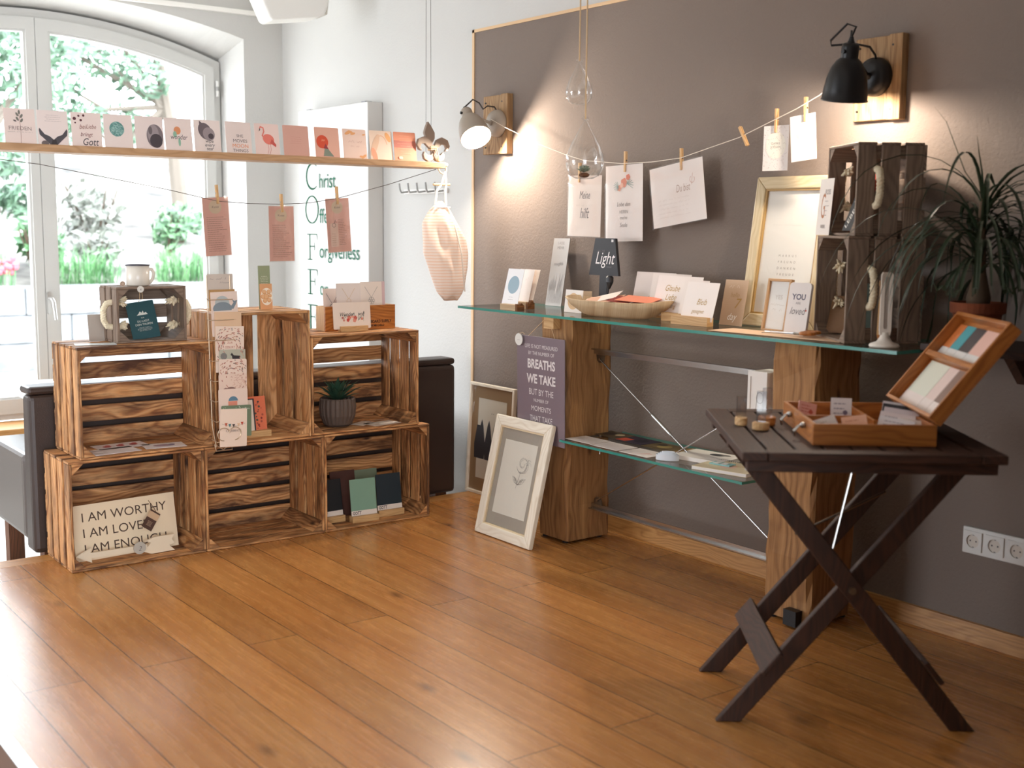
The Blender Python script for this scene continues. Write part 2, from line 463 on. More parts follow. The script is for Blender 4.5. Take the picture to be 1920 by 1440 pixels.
    def build(s, name, parent=None, loc=(0, 0, 0), rot=(0, 0, 0), smooth=False, bevel=0.0, seg=2):
        me = bpy.data.meshes.new(name)
        me.from_pydata([tuple(p) for p in s.V], [], s.F)
        for m in s.mats: me.materials.append(m)
        ul = me.uv_layers.new(name='UVMap')
        for p, mi_, uv in zip(me.polygons, s.I, s.U):
            p.material_index = mi_; p.use_smooth = smooth
            for k, li in enumerate(p.loop_indices):
                if uv: ul.data[li].uv = uv[k]
                else:
                    co = me.vertices[me.loops[li].vertex_index].co; ul.data[li].uv = (co.z, co.x+co.y)
        me.update()
        o = bpy.data.objects.new(name, me); COL.objects.link(o)
        o.location = loc; o.rotation_euler = rot
        if parent: o.parent = parent
        if bevel:
            bv = o.modifiers.new('edge', 'BEVEL'); bv.width = bevel; bv.segments = seg; bv.limit_method = 'ANGLE'
        return o

def tag(o, label, cat, group=None):
    o['label'] = label; o['category'] = cat
    if group: o['group'] = group
    return o
def thing(name, label, cat, loc=(0, 0, 0), rz=0.0, tilt=0.0, group=None):
    o = bpy.data.objects.new(name, None); COL.objects.link(o)
    o.empty_display_size = .05
    o.location = loc; o.rotation_euler = (-tilt, 0, rz)
    return tag(o, label, cat, group)
def struct(name, mb, **k):
    o = mb.build(name, **k)
    if not k.get('parent'): o['kind'] = 'structure'
    return o
def copy_tree(o, parent=None):
    c = o.copy(); COL.objects.link(c)
    if parent: c.parent = parent
    for ch in [x for x in COL.objects if x.parent == o]: copy_tree(ch, c)
    return c
def rope(mb, pts, r, m, turns=6):
    """three-strand twisted rope along a path"""
    P = [Vector(p) for p in pts]; k = len(P); n = max(turns*6, k)
    def at(t):
        x = t*(k-1); i = min(int(x), k-2); return P[i].lerp(P[i+1], x-i)
    for q in range(3):
        path = []
        for i in range(n+1):
            t = i/n; p = at(t); d = (at(min(t+.02, 1))-at(max(t-.02, 0))).normalized()
            e = d.orthogonal() if abs(d.y) > .95 else d.cross(Vector((0, 1, 0))).normalized(); e = e.normalized(); f = d.cross(e)
            w = 2*pi*(turns*t+q/3); path.append(p+(e*cos(w)+f*sin(w))*r*.5)
        mb.tube(path, r*.58, m, 6)

# ================================================================ THE SETTING
def arcz(apex, Rr, x, cx=1.918):
    d = x-cx; return apex-(Rr-math.sqrt(max(Rr*Rr-d*d, 0)))
mb = MB(); PX = .68; PY = 4.46
mb.box(PX, WX, -3.0, PY, -.05, 0, M_FLOOR)
o = struct('floor', mb)
mb = MB(); mb.box(PX, WX, PY, 4.55, -.05, .0005, M_BASE, g=0); struct('trim_1', mb)
mb = MB(); mb.box(PX-.012, PX, -3.0, 4.55, LZ, 0, col('#6b4630', .5), g=1); mb.box(PX-.014, PX+.02, -3.0, 4.55, 0, .003, col('#b9bcbb', .3, .9)); struct('trim_2', mb)
mb = MB(); mb.box(PX, WX, 4.55, 4.56, LZ, -.004, M_BASE, g=0); struct('trim_3', mb)
mb = MB(); mb.poly([(-2.75, -3, LZ), (WX, -3, LZ), (WX, DY, LZ), (-2.75, DY, LZ)], M_TILES); struct('floor_lower', mb)
mb = MB(); mb.poly([(-2.75, -3, CZ), (-2.75, DY, CZ), (WX, DY, CZ), (WX, -3, CZ)], M_CEIL); struct('ceiling', mb)

# right wall: white plaster at the far end, taupe painted field nearer
mb = MB(); BY, BZ = 4.631, 2.108
mb.poly([(WX, DY, LZ), (WX, DY, CZ), (WX, BY, CZ), (WX, BY, LZ)], M_WHITE)
mb.poly([(WX, BY, BZ), (WX, BY, CZ), (WX, -3, CZ), (WX, -3, BZ)], M_WHITE)
mb.poly([(WX, BY, LZ), (WX, BY, BZ), (WX, -3, BZ), (WX, -3, LZ)], M_TAUPE)
struct('wall_right', mb)
M_LATH = col('#d8b58c', .6)
mb = MB(); mb.box(WX-.005, WX-.0005, BY-.004, BY+.012, .06, BZ+.012, M_LATH); struct('trim_4', mb)
mb = MB(); mb.box(WX-.005, WX-.0005, -3, BY+.012, BZ-.001, BZ+.012, M_LATH); struct('trim_5', mb)
mb = MB(); mb.box(WX-.02, WX-.0005, -3, 4.55, 0.0006, .06, M_BASE, g=1, top=(.006, 0, 0, 0)); struct('baseboard_right', mb)
mb = MB(); mb.box(WX-.02, WX-.0005, 4.57, DY, LZ+.0006, LZ+.07, M_BASE, g=1, top=(.006, 0, 0, 0)); struct('baseboard_far', mb)

# window wall with its arched opening
mb = MB(); hx0, hx1 = .843, 2.993; SB = .06
xs = [hx0+(hx1-hx0)*i/24 for i in range(25)]
fz = [arcz(2.418, 4.2, x) for x in xs]; bxs = [.863+(2.973-.863)*i/24 for i in range(25)]; bz = [arcz(2.368, 3.02, x) for x in bxs]
mb.poly([(-2.75, DY, LZ), (hx0, DY, LZ), (hx0, DY, CZ), (-2.75, DY, CZ)], M_WHITE)
mb.poly([(hx1, DY, LZ), (WX, DY, LZ), (WX, DY, CZ), (hx1, DY, CZ)], M_WHITE)
mb.poly([(hx0, DY, LZ), (hx1, DY, LZ), (hx1, DY, SB), (hx0, DY, SB)], M_WHITE)
E_ = DF+.1
for i in range(24):
    mb.poly([(xs[i], DY, fz[i]), (xs[i+1], DY, fz[i+1]), (xs[i+1], DY, CZ), (xs[i], DY, CZ)], M_WHITE)
    mb.poly([(xs[i], DY, fz[i]), (bxs[i], E_, bz[i]), (bxs[i+1], E_, bz[i+1]), (xs[i+1], DY, fz[i+1])], M_WHITE)
mb.poly([(hx1, DY, SB), (2.973, E_, SB), (2.973, E_, bz[-1]), (hx1, DY, fz[-1])], M_WHITE)
mb.poly([(hx0, DY, SB), (hx0, DY, fz[0]), (.863, E_, bz[0]), (.863, E_, SB)], M_WHITE)
mb.poly([(hx0, DY, SB), (.863, E_, SB), (2.973, E_, SB), (hx1, DY, SB)], M_WHITE)
struct('wall_window', mb)
mb = MB(); mb.box(.868, 2.968, DY-.015, DF-.01, SB+.0005, .15, M_BASE, g=0); struct('trim_6', mb)
# white cable duct under the ceiling of the window wall
mb = MB(); mb.box(-2.7, WX-.02, DY-.03, DY-.0005, 2.412, 2.436, col('#f2efe9', .5)); struct('trim_7', mb)

def ring(mb, o_, i_, y0, y1, m):
    n = len(o_)
    for k in range(n):
        q = (k+1) % n
        A, B, Cc, D = o_[k], o_[q], i_[q], i_[k]
        mb.poly([(A[0], y0, A[1]), (B[0], y0, B[1]), (Cc[0], y0, Cc[1]), (D[0], y0, D[1])], m)
        mb.poly([(A[0], y1, A[1]), (D[0], y1, D[1]), (Cc[0], y1, Cc[1]), (B[0], y1, B[1])], m)
        mb.poly([(D[0], y0, D[1]), (Cc[0], y0, Cc[1]), (Cc[0], y1, Cc[1]), (D[0], y1, D[1])], m)
        mb.poly([(A[0], y0, A[1]), (A[0], y1, A[1]), (B[0], y1, B[1]), (B[0], y0, B[1])], m)
def outl(x0, x1, zb, apex, Rr, n=14):
    return [(x0, zb), (x1, zb)]+[(x1+(x0-x1)*i/n, arcz(apex, Rr, x1+(x0-x1)*i/n)) for i in range(n+1)]
M_UPVC = col('#cbcac6', .4)
mb = MB(); ring(mb, outl(.864, 2.972, .152, 2.366, 3.02, 28), outl(.905, 2.931, .185, 2.322, 2.98, 28), DF, DF+.08, M_UPVC)
win = struct('window_1', mb)
for (a, b, c, d) in ((.907, 1.9165, .99, 1.858), (1.9195, 2.929, 2.0, 2.86)):
    mb = MB(); oo = outl(a, b, .187, 2.32, 2.98); ii = outl(c-.012, d+.012, .268, 2.257, 2.912); i2 = outl(c, d, .28, 2.245, 2.9)
    ring(mb, oo, ii, DF-.02, DF+.055, M_UPVC); ring(mb, ii, i2, DF-.008, DF+.04, M_UPVC)
    sash = mb.build('sash', win)
    mb = MB(); P = outl(c-.004, d+.004, .276, 2.249, 2.904); mb.poly([(x, DF+.015, z) for x, z in P], M_PANE); mb.build('pane', sash)
mb = MB()
mb.prism([(1.935+.013*cos(t*pi/6)+.013*0, .79+(.05 if sin(t*pi/6) > 0 else -.05)+.013*sin(t*pi/6)) for t in range(12)], DF-.032, DF-.0205, col('#c9c8c5', .3, .6))
mb.tube([(1.935, DF-.03, .815), (1.937, DF-.075, .815), (1.943, DF-.08, .80), (1.953, DF-.078, .70)], [.009, .009, .01, .008], col('#c9c8c5', .3, .6), 10)
mb.build('window_handle', win)
for z in (2.02, .55):
    mb = MB(); mb.tube([(2.945, DF-.03, z-.045), (2.945, DF-.03, z+.045)], .009, col('#d8d6d1', .3), 10)
    mb.tube([(2.945, DF-.03, z-.012), (2.945, DF-.03, z+.012)], .0105, col('#9c9a96', .3, .7), 10); mb.build('hinge', win)

# remaining walls, out of the picture; left and back openings are unseen, placed and sized for fill daylight
mb = MB(); X = -2.75
for (y0, y1, z0, z1) in ((-3, 4.2, LZ, CZ), (6.1, DY, LZ, CZ), (4.2, 6.1, LZ, .25), (4.2, 6.1, 2.25, CZ)):
    mb.poly([(X, y0, z0), (X, y1, z0), (X, y1, z1), (X, y0, z1)], M_DIM)
struct('wall_left', mb)
mb = MB()
for (x0, x1, z0, z1) in ((-2.75, -2.7, LZ, CZ), (.9, WX, LZ, CZ), (-2.7, .9, LZ, 0), (-2.7, .9, 2.5, CZ)):
    mb.poly([(x0, -3, z0), (x0, -3, z1), (x1, -3, z1), (x1, -3, z0)], M_DIM)
struct('wall_back', mb)
mb = MB(); mb.box(1.09, WX, .45, .55, .0006, CZ, M_DIM); struct('light_block_wall', mb)  # unseen partition added to keep fill light off the right corner

# ================================================================ THE GARDEN OUTSIDE
mb = MB(); mb.poly([(-14, 7.0, -.2), (20, 7.0, -.2), (20, 12.1, -.2), (-14, 12.1, -.2)], M_PAVE); struct('floor_terrace', mb)
mb = MB(); r = random.Random(3)
for k in range(3):
    x = -8+r.uniform(-.4, 0)
    while x < 14:
        w = r.uniform(.5, .9); mb.box(x, x+w-.004, 12.0+r.uniform(-.01, .01), 12.4, -.2+k*.27, -.2+(k+1)*.27-.004, M_STONE); x += w
o = mb.build('retaining_wall', bevel=.015); tag(o, 'low pale stone retaining wall across the garden beyond the window', 'wall')
mb = MB(); mb.poly([(-14, 12.38, .55), (20, 12.38, .55), (20, 26, 3.2), (-14, 26, 3.2)], M_EARTH); struct('garden_bank', mb)
def leafcloud(mb, c, rx, ry, rz, n, size, m, r, shell=.55):
    for i in range(n):
        while True:
            p = Vector((r.uniform(-1, 1), r.uniform(-1, 1), r.uniform(-1, 1)))
            if shell < p.length < 1: break
        p = Vector((c[0]+p.x*rx, c[1]+p.y*ry, c[2]+p.z*rz))
        a = Vector((r.gauss(0, 1), r.gauss(0, 1), r.gauss(0, 1))).normalized(); b = a.orthogonal().normalized(); s = size*r.uniform(.6, 1.3)
        mb.poly([p-a*s, p+b*s*.45, p+a*s, p-b*s*.45], m)
def shrub(name, label, c, rad, h, m, n, seed, size=.07, cat='shrub', group='shrubs on the garden bank'):
    r = random.Random(seed); t = thing(name, label, cat, c, 0, 0, group)
    mb = MB()
    for k in range(6):
        a = r.uniform(0, 6.28); mb.tube([(0, 0, -.05), (cos(a)*rad*.3, sin(a)*rad*.3, h*.4), (cos(a)*rad*.6, sin(a)*rad*.6, h*.8)], [.02, .014, .006], col('#4a3a2c', .9), 5)
    mb.build('stems', t)
    mb = MB()
    for k in range(5):
        a = r.uniform(0, 6.28); d = r.uniform(0, .5)*rad
        leafcloud(mb, (cos(a)*d, sin(a)*d, h*r.uniform(.35, .7)), rad*.6, rad*.6, h*.42, n//5, size, m, r, .2)
    mb.build('foliage', t)
def bankz(y): return .55+(y-12.38)/13.62*2.65
shrub('shrub', 'grey-green shrub high on the bank, seen above the mug', (4.6, 14.3, bankz(14.3)), .55, .9, M_DRY, 520, 1)
shrub('shrub', 'dark green shrub on the bank right of the grey-green one', (5.3, 13.9, bankz(13.9)), .35, .6, M_BUSH, 320, 2)
shrub('shrub', 'bright green shrub at far left beyond the window pane', (3.55, 13.0, bankz(13.0)), .3, .6, M_BUSH, 480, 3)
shrub('shrub', 'small green shrub low on the bank at the right of the window', (5.75, 14.6, bankz(14.6)), .35, .45, M_BUSH, 220, 4)
shrub('shrub', 'twiggy dry shrub low on the bank above the grass', (4.25, 13.2, bankz(13.2)), .35, .4, M_DRY, 240, 5)
for k, (x, y, wd, lab) in enumerate(((3.85, 12.62, .4, 'tuft of green grass on the retaining wall beside the window mullion'), (5.0, 12.7, .3, 'smaller tuft of green grass on the retaining wall further right'), (2.95, 12.75, .2, 'tuft of green grass on the retaining wall in the left pane'))):
    mb = MB(); r = random.Random(40+k)
    for i in range(260):
        a, b = r.uniform(-wd, wd), r.uniform(-.12, .12); h = r.uniform(.15, .42); lx = r.uniform(-.18, .18)
        mb.blade([(a, b, -.05), (a+lx*.4, b, h*.7), (a+lx, b+r.uniform(-.05, .05), h)], [.008, .007, .001], M_GRASS)
    o = mb.build('grass_tuft', loc=(x, y, .6)); tag(o, lab, 'grass', 'grass tufts on the retaining wall')
mb = MB(); r = random.Random(9)
for i in range(14):
    a, b, h = r.uniform(-.1, .1), r.uniform(-.04, .04), r.uniform(.12, .3)
    mb.tube([(a, b, -.05), (a+.02, b, h)], .004, M_GRASS, 4); mb.ball((a+.02, b, h), .035, col('#b5606a', .7), 6, 4)
o = mb.build('red_flowers', loc=(3.1, 12.47, .6)); tag(o, 'patch of red flowers on the retaining wall at far left', 'flowers')
def tree(label, base, h, crowns, seed, lean=0.0):
    r = random.Random(seed); t = thing('tree', label, 'tree', base, 0, 0, 'trees beyond the window')
    mb = MB(); mb.tube([(0, 0, -.3), (lean*.4, 0, h*.35), (lean, .1, h*.7), (lean*1.2, .1, h)], [.13, .1, .07, .03], col('#6f665c', .9), 8)
    for (x, y, z, q) in crowns:
        mb.tube([(lean*.6, .05, h*.45), (x*.6, y*.6, z*.8), (x, y, z)], [.05, .03, .01], col('#6f665c', .9), 6)
    mb.build('trunk', t)
    mb = MB()
    for (x, y, z, q) in crowns: leafcloud(mb, (x, y, z), q, q, q*.75, int(380*q/.6), .085, M_TREE, r, .1)
    mb.build('crown', t)
tree('leafy tree at far left, its branches crossing the left pane', (3.0, 13.4, bankz(13.4)), 3.0, [(.4, 0, 1.15, .36), (.6, 0, 1.9, .45), (.3, 0, 2.4, .45), (.95, 0, 2.35, .38), (.5, 0, .7, .25)], 11, .3)
tree('airy tree behind, leaf clusters hanging in the top of the right pane', (6.3, 15.9, bankz(15.9)), 3.4, [(-.5, 0, 1.9, .42), (-1.1, 0, 2.2, .5), (-1.7, 0, 1.8, .45), (-1.4, 0, 1.25, .4), (-.7, .2, 1.3, .36), (-1.95, 0, 2.5, .5), (-1.2, 0, 2.75, .45)], 12, -.3)

# ================================================================ FURNITURE AT THE WINDOW
t = thing('upholstered_bench', 'dark leather bench behind the crates, seat turned to the window', 'bench', (1.2, 4.575, LZ))
mb = MB(); mb.box(0, 1.9, 0, .11, .17, .77, M_LEATHER, top=(0, 0, .0, .02)); mb.build('backrest', t, bevel=.02, seg=3)
mb = MB(); mb.box(0, 1.9, .005, .12, .77, .80, M_LEATHER); mb.build('backrest_cap', t, bevel=.012)
mb = MB(); mb.box(0, 1.9, .112, .62, .2, .53, M_LEATHER_LIT); mb.build('seat', t, bevel=.025, seg=3)
for x, y in ((.07, .05), (1.83, .05), (.07, .56), (1.83, .56)):
    mb = MB(); mb.box(x-.03, x+.03, y-.03, y+.03, 0, .205, wood('bench_leg_wood', '#7a4a2c', '#6b3f24', '#4a2a17', knots=False), top=(.0, .0, .0, .0)); mb.build('leg', t)
t = thing('cafe_table', 'pale table by the window behind the bench, far left', 'table', (1.39, 5.0, LZ))
mb = MB(); mb.box(0, .8, .22, .78, .645, .675, col('#cfd0cd', .35)); mb.build('tabletop', t, bevel=.004)
mb = MB(); mb.tube([(.4, .5, .02), (.4, .5, .65)], .03, M_STEEL, 12); mb.build('column', t)
mb = MB(); mb.lathe([(.22, 0), (.22, .012), (.05, .03), (.001, .03)], M_STEEL, 24); mb.build('base', t).location = (.4, .5, 0)

# flat white panel heater with the green acrostic
t = thing('panel_radiator', 'tall white wall panel with a green lettered acrostic beside the window', 'radiator', (WX-.09, 6.217, LZ), -pi/2)
mb = MB(); mb.box(0, .769, 0, .0885, .62, 2.027, col('#cfcdc9', .5))
body = mb.build('panel', t, bevel=.004)
M_GREEN = col('#0c4a30', .7, 0, .2)
mb = MB(); mb.art(0, .0006)
def RU(y): return 6.217-y
def RZ(z): return z-LZ
mb.arc(RU(6.055), RZ(1.497), .07, .55*pi/2, 2*pi-.55*pi/2, [.006+.012*abs(sin(k/16*pi)) for k in range(17)], M_GREEN, 1.05)
for k in (0,): mb.arc(RU(6.068), RZ(1.315), .074, 0, 2*pi, [.007+.009*abs(cos(2*pi*k2/32)) for k2 in range(33)], M_GREEN, 1.0, 32)
for z0, z1 in ((1.037, 1.182), (.845, .986), (.646, .789)):
    e = z0 < .7
    mb.rect(RU(6.105), RZ(z0), RU(6.09), RZ(z1), M_GREEN); mb.rect(RU(6.13), RZ(z1)-.006, RU(6.01), RZ(z1), M_GREEN)
    mb.apoly([(RU(6.02), RZ(z1)), (RU(6.01), RZ(z1)), (RU(6.006), RZ(z1)-.045)], M_GREEN)
    mb.rect(RU(6.1), RZ((z0+z1)/2), RU(6.04), RZ((z0+z1)/2)+.006, M_GREEN); mb.rect(RU(6.045), RZ((z0+z1)/2)-.02, RU(6.04), RZ((z0+z1)/2)+.025, M_GREEN)
    mb.rect(RU(6.125), RZ(z0), RU(6.068 if not e else 6.01), RZ(z0)+.006, M_GREEN)
M_GREEN2 = col('#1f5f47', .7, 0, .2)
for s, y, z, sz, xs_ in (('hrist', 5.982, 1.431, .115, 1.0), ('ffers', 5.978, 1.241, .115, 1.0), ('orgiveness', 5.984, 1.052, .115, 1.0), ('or', 5.984, .848, .11, 1.0), ('ternal', 5.984, .65, .11, 1.0)):
    mb.text(s, RU(y), RZ(z), sz*1.0, M_GREEN2, 'LEFT', xs_*.92)
mb.build('lettering', body)
mb = MB()
for x in (.08, .69):
    mb = MB(); mb.box(x-.02, x+.02, .02, .06, 2.027, 2.035, col('#77757a', .4)); mb.build('bracket', t)

# white loudspeaker under the ceiling
t = thing('wall_speaker', 'white rounded loudspeaker under the ceiling left of the corner', 'loudspeaker', (2.80, 5.6, 2.22), RAD(-8))
mb = MB(); prof = [(-.14, .01), (-.125, -.002), (.10, .03), (.145, .045), (.165, .09), (.21, .39), (-.20, .39), (-.19, .12)]
mb.prism(prof, -.09, .09, col('#e9e7e1', .5)); mb.build('cabinet', t, bevel=.012, seg=3)
mb = MB(); mb.prism([(.155, .05), (.162, .05), (.206, .39), (.199, .39)], -.075, .075, col('#c9c3ba', .6)); mb.build('end_plate', t)
mb = MB(); mb.tube([(0, 0, .36), (0, 0, .4)], .03, M_PLASTIC, 12); mb.build('ceiling_bracket', t)

# coat hooks
t = thing('coat_rack', 'white coat hook rail on the white wall behind the hanging bag', 'coat rack', (WX, 5.2, 1.40), -pi/2)
mb = MB(); mb.box(-.03, .36, -.012, -.0005, -.012, .012, M_PLASTIC); mb.build('rail', t, bevel=.003)
for k in range(5):
    mb = MB(); x = .01+k*.08; mb.tube([(x, -.012, 0), (x, -.05, -.005), (x, -.058, .01), (x, -.062, .04)], .0045, col('#9a9a98', .4, .4), 8); mb.build('hook', t)

# ================================================================ CRATES
def crate(label, loc, m, up_=False, W=.5, H=.4, D=.3, seed=0, nb=5, gb=.018, group='flamed fruit crates stacked as a shelf', th=.009, post=.034, ns=4, gs=.013, name='wooden_crate', jit=.0015, posts=True):
    """fruit crate lying on its side, mouth to -y; x = length, z = width, y = depth"""
    t = thing(name, label, 'crate', loc, 0, 0, group)
    r = random.Random(100+seed)
    X = Matrix.Identity(4)
    if up_: X = Matrix(((0, 0, -1, H), (0, 1, 0, 0), (1, 0, 0, 0), (0, 0, 0, 1)))
    def new():
        q = MB(); q.T = X; q.r = r; return q
    def run(n, total, gap):
        w = (total-gap*(n-1))/n; return [(i*(w+gap)+r.uniform(-jit, jit)*(0 < i), i*(w+gap)+w+r.uniform(-jit, jit)*(i < n-1)) for i in range(n)]
    for x0, x1 in ((0, th*1.2), (W-th*1.2, W)):
        q = new()
        for a, b in run(ns, D-th, gs*1.45): q.box(x0, x1, a, b, th, H-th, m, g=2)
        q.build('end_panel', t, bevel=.0015, seg=1)
    for z0, z1 in ((0, th), (H-th, H)):
        q = new()
        for a, b in run(ns, D-th, gs): q.box(0, W, a, b, z0, z1, m, g=0)
        q.build('side_panel', t, bevel=.0015, seg=1)
    q = new()
    for a, b in run(nb, H-.012, gb): q.box(0, W, D-th, D, a+.006, b+.006, m, g=0)
    q.build('back_panel', t, bevel=.0015, seg=1)
    if posts:
        e = th*1.2+.0004; f = th+.0004; p = post*1.25
        for (cx, sx_) in ((e, 1), (W-e, -1)):
            for (cz, sz_) in ((f, 1), (H-f, -1)):
                q = new(); q.prism([(cx, cz), (cx+sx_*p, cz), (cx, cz+sz_*p)], .002, D-th-.0005, m, 'y', g='h'); q.build('corner_post', t)
    return t
CY = 4.245
C1 = 1.2375
crate('flamed wooden crate on the floor at far left, holding the WORTHY board', (C1, CY, .0008), M_CRATE, seed=1)
crate('empty flamed wooden crate on the floor, middle of the bottom row', (C1+.502, CY, .0008), M_CRATE, seed=2)
crate('flamed wooden crate on the floor at right, holding coloured notebooks', (C1+1.004, CY, .0008), M_CRATE, seed=3)
crate('flamed wooden crate in the upper row under the grey crate with mug', (1.283, CY, .4025), M_CRATE, seed=4, gb=.021)
crate('flamed wooden crate standing upright in the middle of the upper row', (1.785, CY, .4025), M_CRATE2, True, seed=5, nb=4, gb=.022)
crate('flamed wooden crate in the upper row holding the agave pot', (2.188, CY, .4025), M_CRATE, seed=6, gb=.019)

def tuft(mb, c, dirv, s, r, m=None):
    """frayed knot of rope: a lump with strands fanning out"""
    m = m or M_ROPE; c = Vector(c); d = Vector(dirv).normalized()
    mb.ball(c, s*.8, m, 9, 6)
    e = d.orthogonal().normalized(); f = d.cross(e)
    for i in range(14):
        a = r.uniform(0, 6.28); q = r.uniform(.3, 1.1)
        tip = c+d*s*r.uniform(1.0, 1.9)+(e*cos(a)+f*sin(a))*s*q*1.3
        mb.tube([c, c.lerp(tip, .55)+Vector((0, 0, s*.15)), tip], [s*.42, s*.34, s*.12], m, 5)
def grey_crate(label, loc, rz, W, H, D, seed, openleft=False, nb=3, th=.008, group='grey stained crates with rope handles', hz=.5, hy=.5, hl=.09):
    """small stained crate with rope handles on both end panels; mouth to -y"""
    t = crate(label, loc, M_GREY, W=W, H=H, D=D, seed=seed, nb=nb, gb=.02, ns=3, gs=.012, th=th, post=.03, group=group, name='stained_crate')
    t.rotation_euler = (0, 0, rz)
    r = random.Random(seed)
    for x, s in ((0, -1), (W, 1)):
        q = MB(); z0, z1 = H*hz-hl/2, H*hz+hl/2; y = D*hy
        P = [(x-s*.004, y, z0), (x+s*.018, y, z0+.004), (x+s*.03, y, H*hz-hl*.2), (x+s*.03, y, H*hz+hl*.2), (x+s*.018, y, z1-.004), (x-s*.004, y, z1)]
        rope(q, P, .011, M_ROPE, 7); rh = q.build('rope_handle', t, smooth=True)
        for z in (z0, z1):
            q = MB(); tuft(q, (x-s*(th*1.2+.016), y, z), (-s, -.6, 0), .017, r); q.build('rope_knot', rh, smooth=True)
    return t
grey_crate('small grey stained crate with rope handles, topped by the white mug', (1.445, 4.30, .8035), 0, .26, .203, .185, 21, hy=.3)

# ---------------------------------------------------------------- cards
CARDM = {}
def card(name, label, cat, loc, rz, tilt, w, h, c='#efe6df', fn=None, group=None, th=.0012, rnd=0.0, rough=.7, roll=0.0, parent=None, edge=None):
    """upright card: local x to the right, z up, front to -y, origin at the middle of its lower edge"""
    mb = MB(); m = col(c, rough) if isinstance(c, str) else c
    if rnd:
        P = []
        for cx, cz, a in ((w/2-rnd, rnd, -pi/2), (w/2-rnd, h-rnd, 0), (-w/2+rnd, h-rnd, pi/2), (-w/2+rnd, rnd, pi)):
            P += [(cx+rnd*cos(a+pi/2*k/4), cz+rnd*sin(a+pi/2*k/4)) for k in range(5)]
        mb.prism(P, -th/2, th/2, m)
    else: mb.box(-w/2, w/2, -th/2, th/2, 0, h, m, g=2)
    mb.art(-th/2)
    if fn: fn(mb, w, h)
    o = mb.build(name, parent, loc, (-tilt, roll, rz))
    if label: tag(o, label, cat, group)
    return o
K_ = col('#3a3234', .7); K2 = col('#6d6160', .7); KG = col('#b08d4f', .35, .5); KR = col('#b5452f', .7); KO = col('#e08a55', .7)

# --- A6 cards on the hanging ledge
PL = 4.42; LT = 1.5055
t = thing('hanging_picture_ledge', 'long light wooden ledge hanging on wires, lined with postcards', 'shelf', (0, 0, 0))
mb = MB(); mb.box(.55, 2.925, 4.40, 4.53, 1.480, LT, M_LEDGE, g=0); mb.build('ledge', t, bevel=.002)
for x in (2.868, 2.895, .62, .645):
    mb = MB(); mb.tube([(x, 4.47, LT-.02), ((2.881 if x > 2 else .632)+(x-(2.881 if x > 2 else .632))*.75, 4.47, CZ-.001)], .0013, col('#8d8a86', .4, .6), 6); mb.build('wire', t)
def a_frieden(b, w, h):
    b.stroke([(0, .0), (.002, .05), (0, .10)], .0012, col('#8a5a48'))
    for s, z in ((1, .08), (-1, .085), (1, .095), (-1, .1), (0, .108)): b.disc(s*.007, z, .008, col('#77736a'), 12, .5, rot=-s*.5)
    b.disc(-.016, .078, .006, K2, 10, .5, rot=1.2)
    b.text('FRIEDEN', 0, .046, .019, col('#8d7a74'), xs=1.08); b.scrawl(-.042, .042, .038, .004, K2, .0006)
def a_whale(b, w, h):
    for k in range(4): b.lines(-.03+k*.001, .03, .104-k*.007, .104-k*.007, 1, K2, .0006, True)
    for s in (-1, 1): b.apoly([(0, .018), (s*.014, .03), (s*.03, .036), (s*.047, .058), (s*.049, .05), (s*.047, .034), (s*.03, .018), (s*.012, .0), (0, .0)], col('#4c474c'))
    b.apoly([(-.01, 0), (.012, 0), (.008, .018), (-.004, .018)], K_); b.disc(-.03, .004, .01, K2, 12, 1.3)
def a_gott(b, w, h):
    for u, v, q in ((-.04, .098, .006), (-.025, .108, .004), (-.018, .093, .0045), (-.008, .11, .0045), (-.038, .083, .003)): b.disc(u, v, q, col('#5b2f33'), 12)
    b.text('bei', -.014, .062, .024, col('#8f5648'), shear=.3, xs=.8); b.text('Liebe', .016, .064, .022, col('#8f5648'), shear=.3, xs=.75)
    b.text('bringt', -.002, .036, .021, col('#7f4a44'), shear=.3, xs=.85); b.text('Gott', .01, .004, .036, K_, shear=.25, xs=.8)
def a_ball(b, w, h):
    b.disc(-.005, .068, .027, col('#5f8f88'), 28)
    r = random.Random(4)
    for i in range(26):
        a, q = r.uniform(0, 6.28), .025*math.sqrt(r.random()); b.arc(-.005+q*cos(a), .068+q*sin(a), .006, 0, 5, .0011, col('#a8cbc4'), 1, 8)
def a_moon(b, w, h):
    b.disc(.02, .05, .043, col('#7d7073'), 30, .72); b.disc(.014, .058, .034, col('#9a8d8f'), 26, .62); b.disc(.024, .032, .026, col('#453c41'), 22, .9); b.disc(.004, .07, .015, col('#6b6063'), 16, .5)
def a_wonder(b, w, h):
    b.disc(-.004, .075, .015, col('#d88f63'), 20, .9); b.disc(-.014, .06, .012, col('#8fb8a0'), 16, .6); b.disc(.002, .032, .016, col('#8fb8a0'), 16, .3); b.text('wonder', 0, .042, .026, col('#5d4d50'), shear=.2, xs=.8)
def a_shell(b, w, h):
    b.disc(-.008, .078, .034, col('#6a5d61'), 24, .75, rot=.5); b.disc(.006, .068, .026, col('#97898b'), 20, .9, rot=.4); b.disc(.014, .06, .011, col('#4a4046'), 16); b.apoly([(-.03, .118), (-.006, .098), (-.03, .085)], col('#6a5d61'))
    for s, z, q in (('wipe', .035, .019), ('every', .02, .019), ('tear', .006, .018)): b.text(s, .006, z, q, K_, shear=.2, xs=.9)
def a_moonthings(b, w, h):
    for s, z, q, c in (('SHE', .062, .016, K2), ('MOVES', .042, .018, K2), ('MOON', .022, .02, KO), ('THINGS', .005, .017, K2)): b.text(s, .005, z, q, c, xs=1.05)
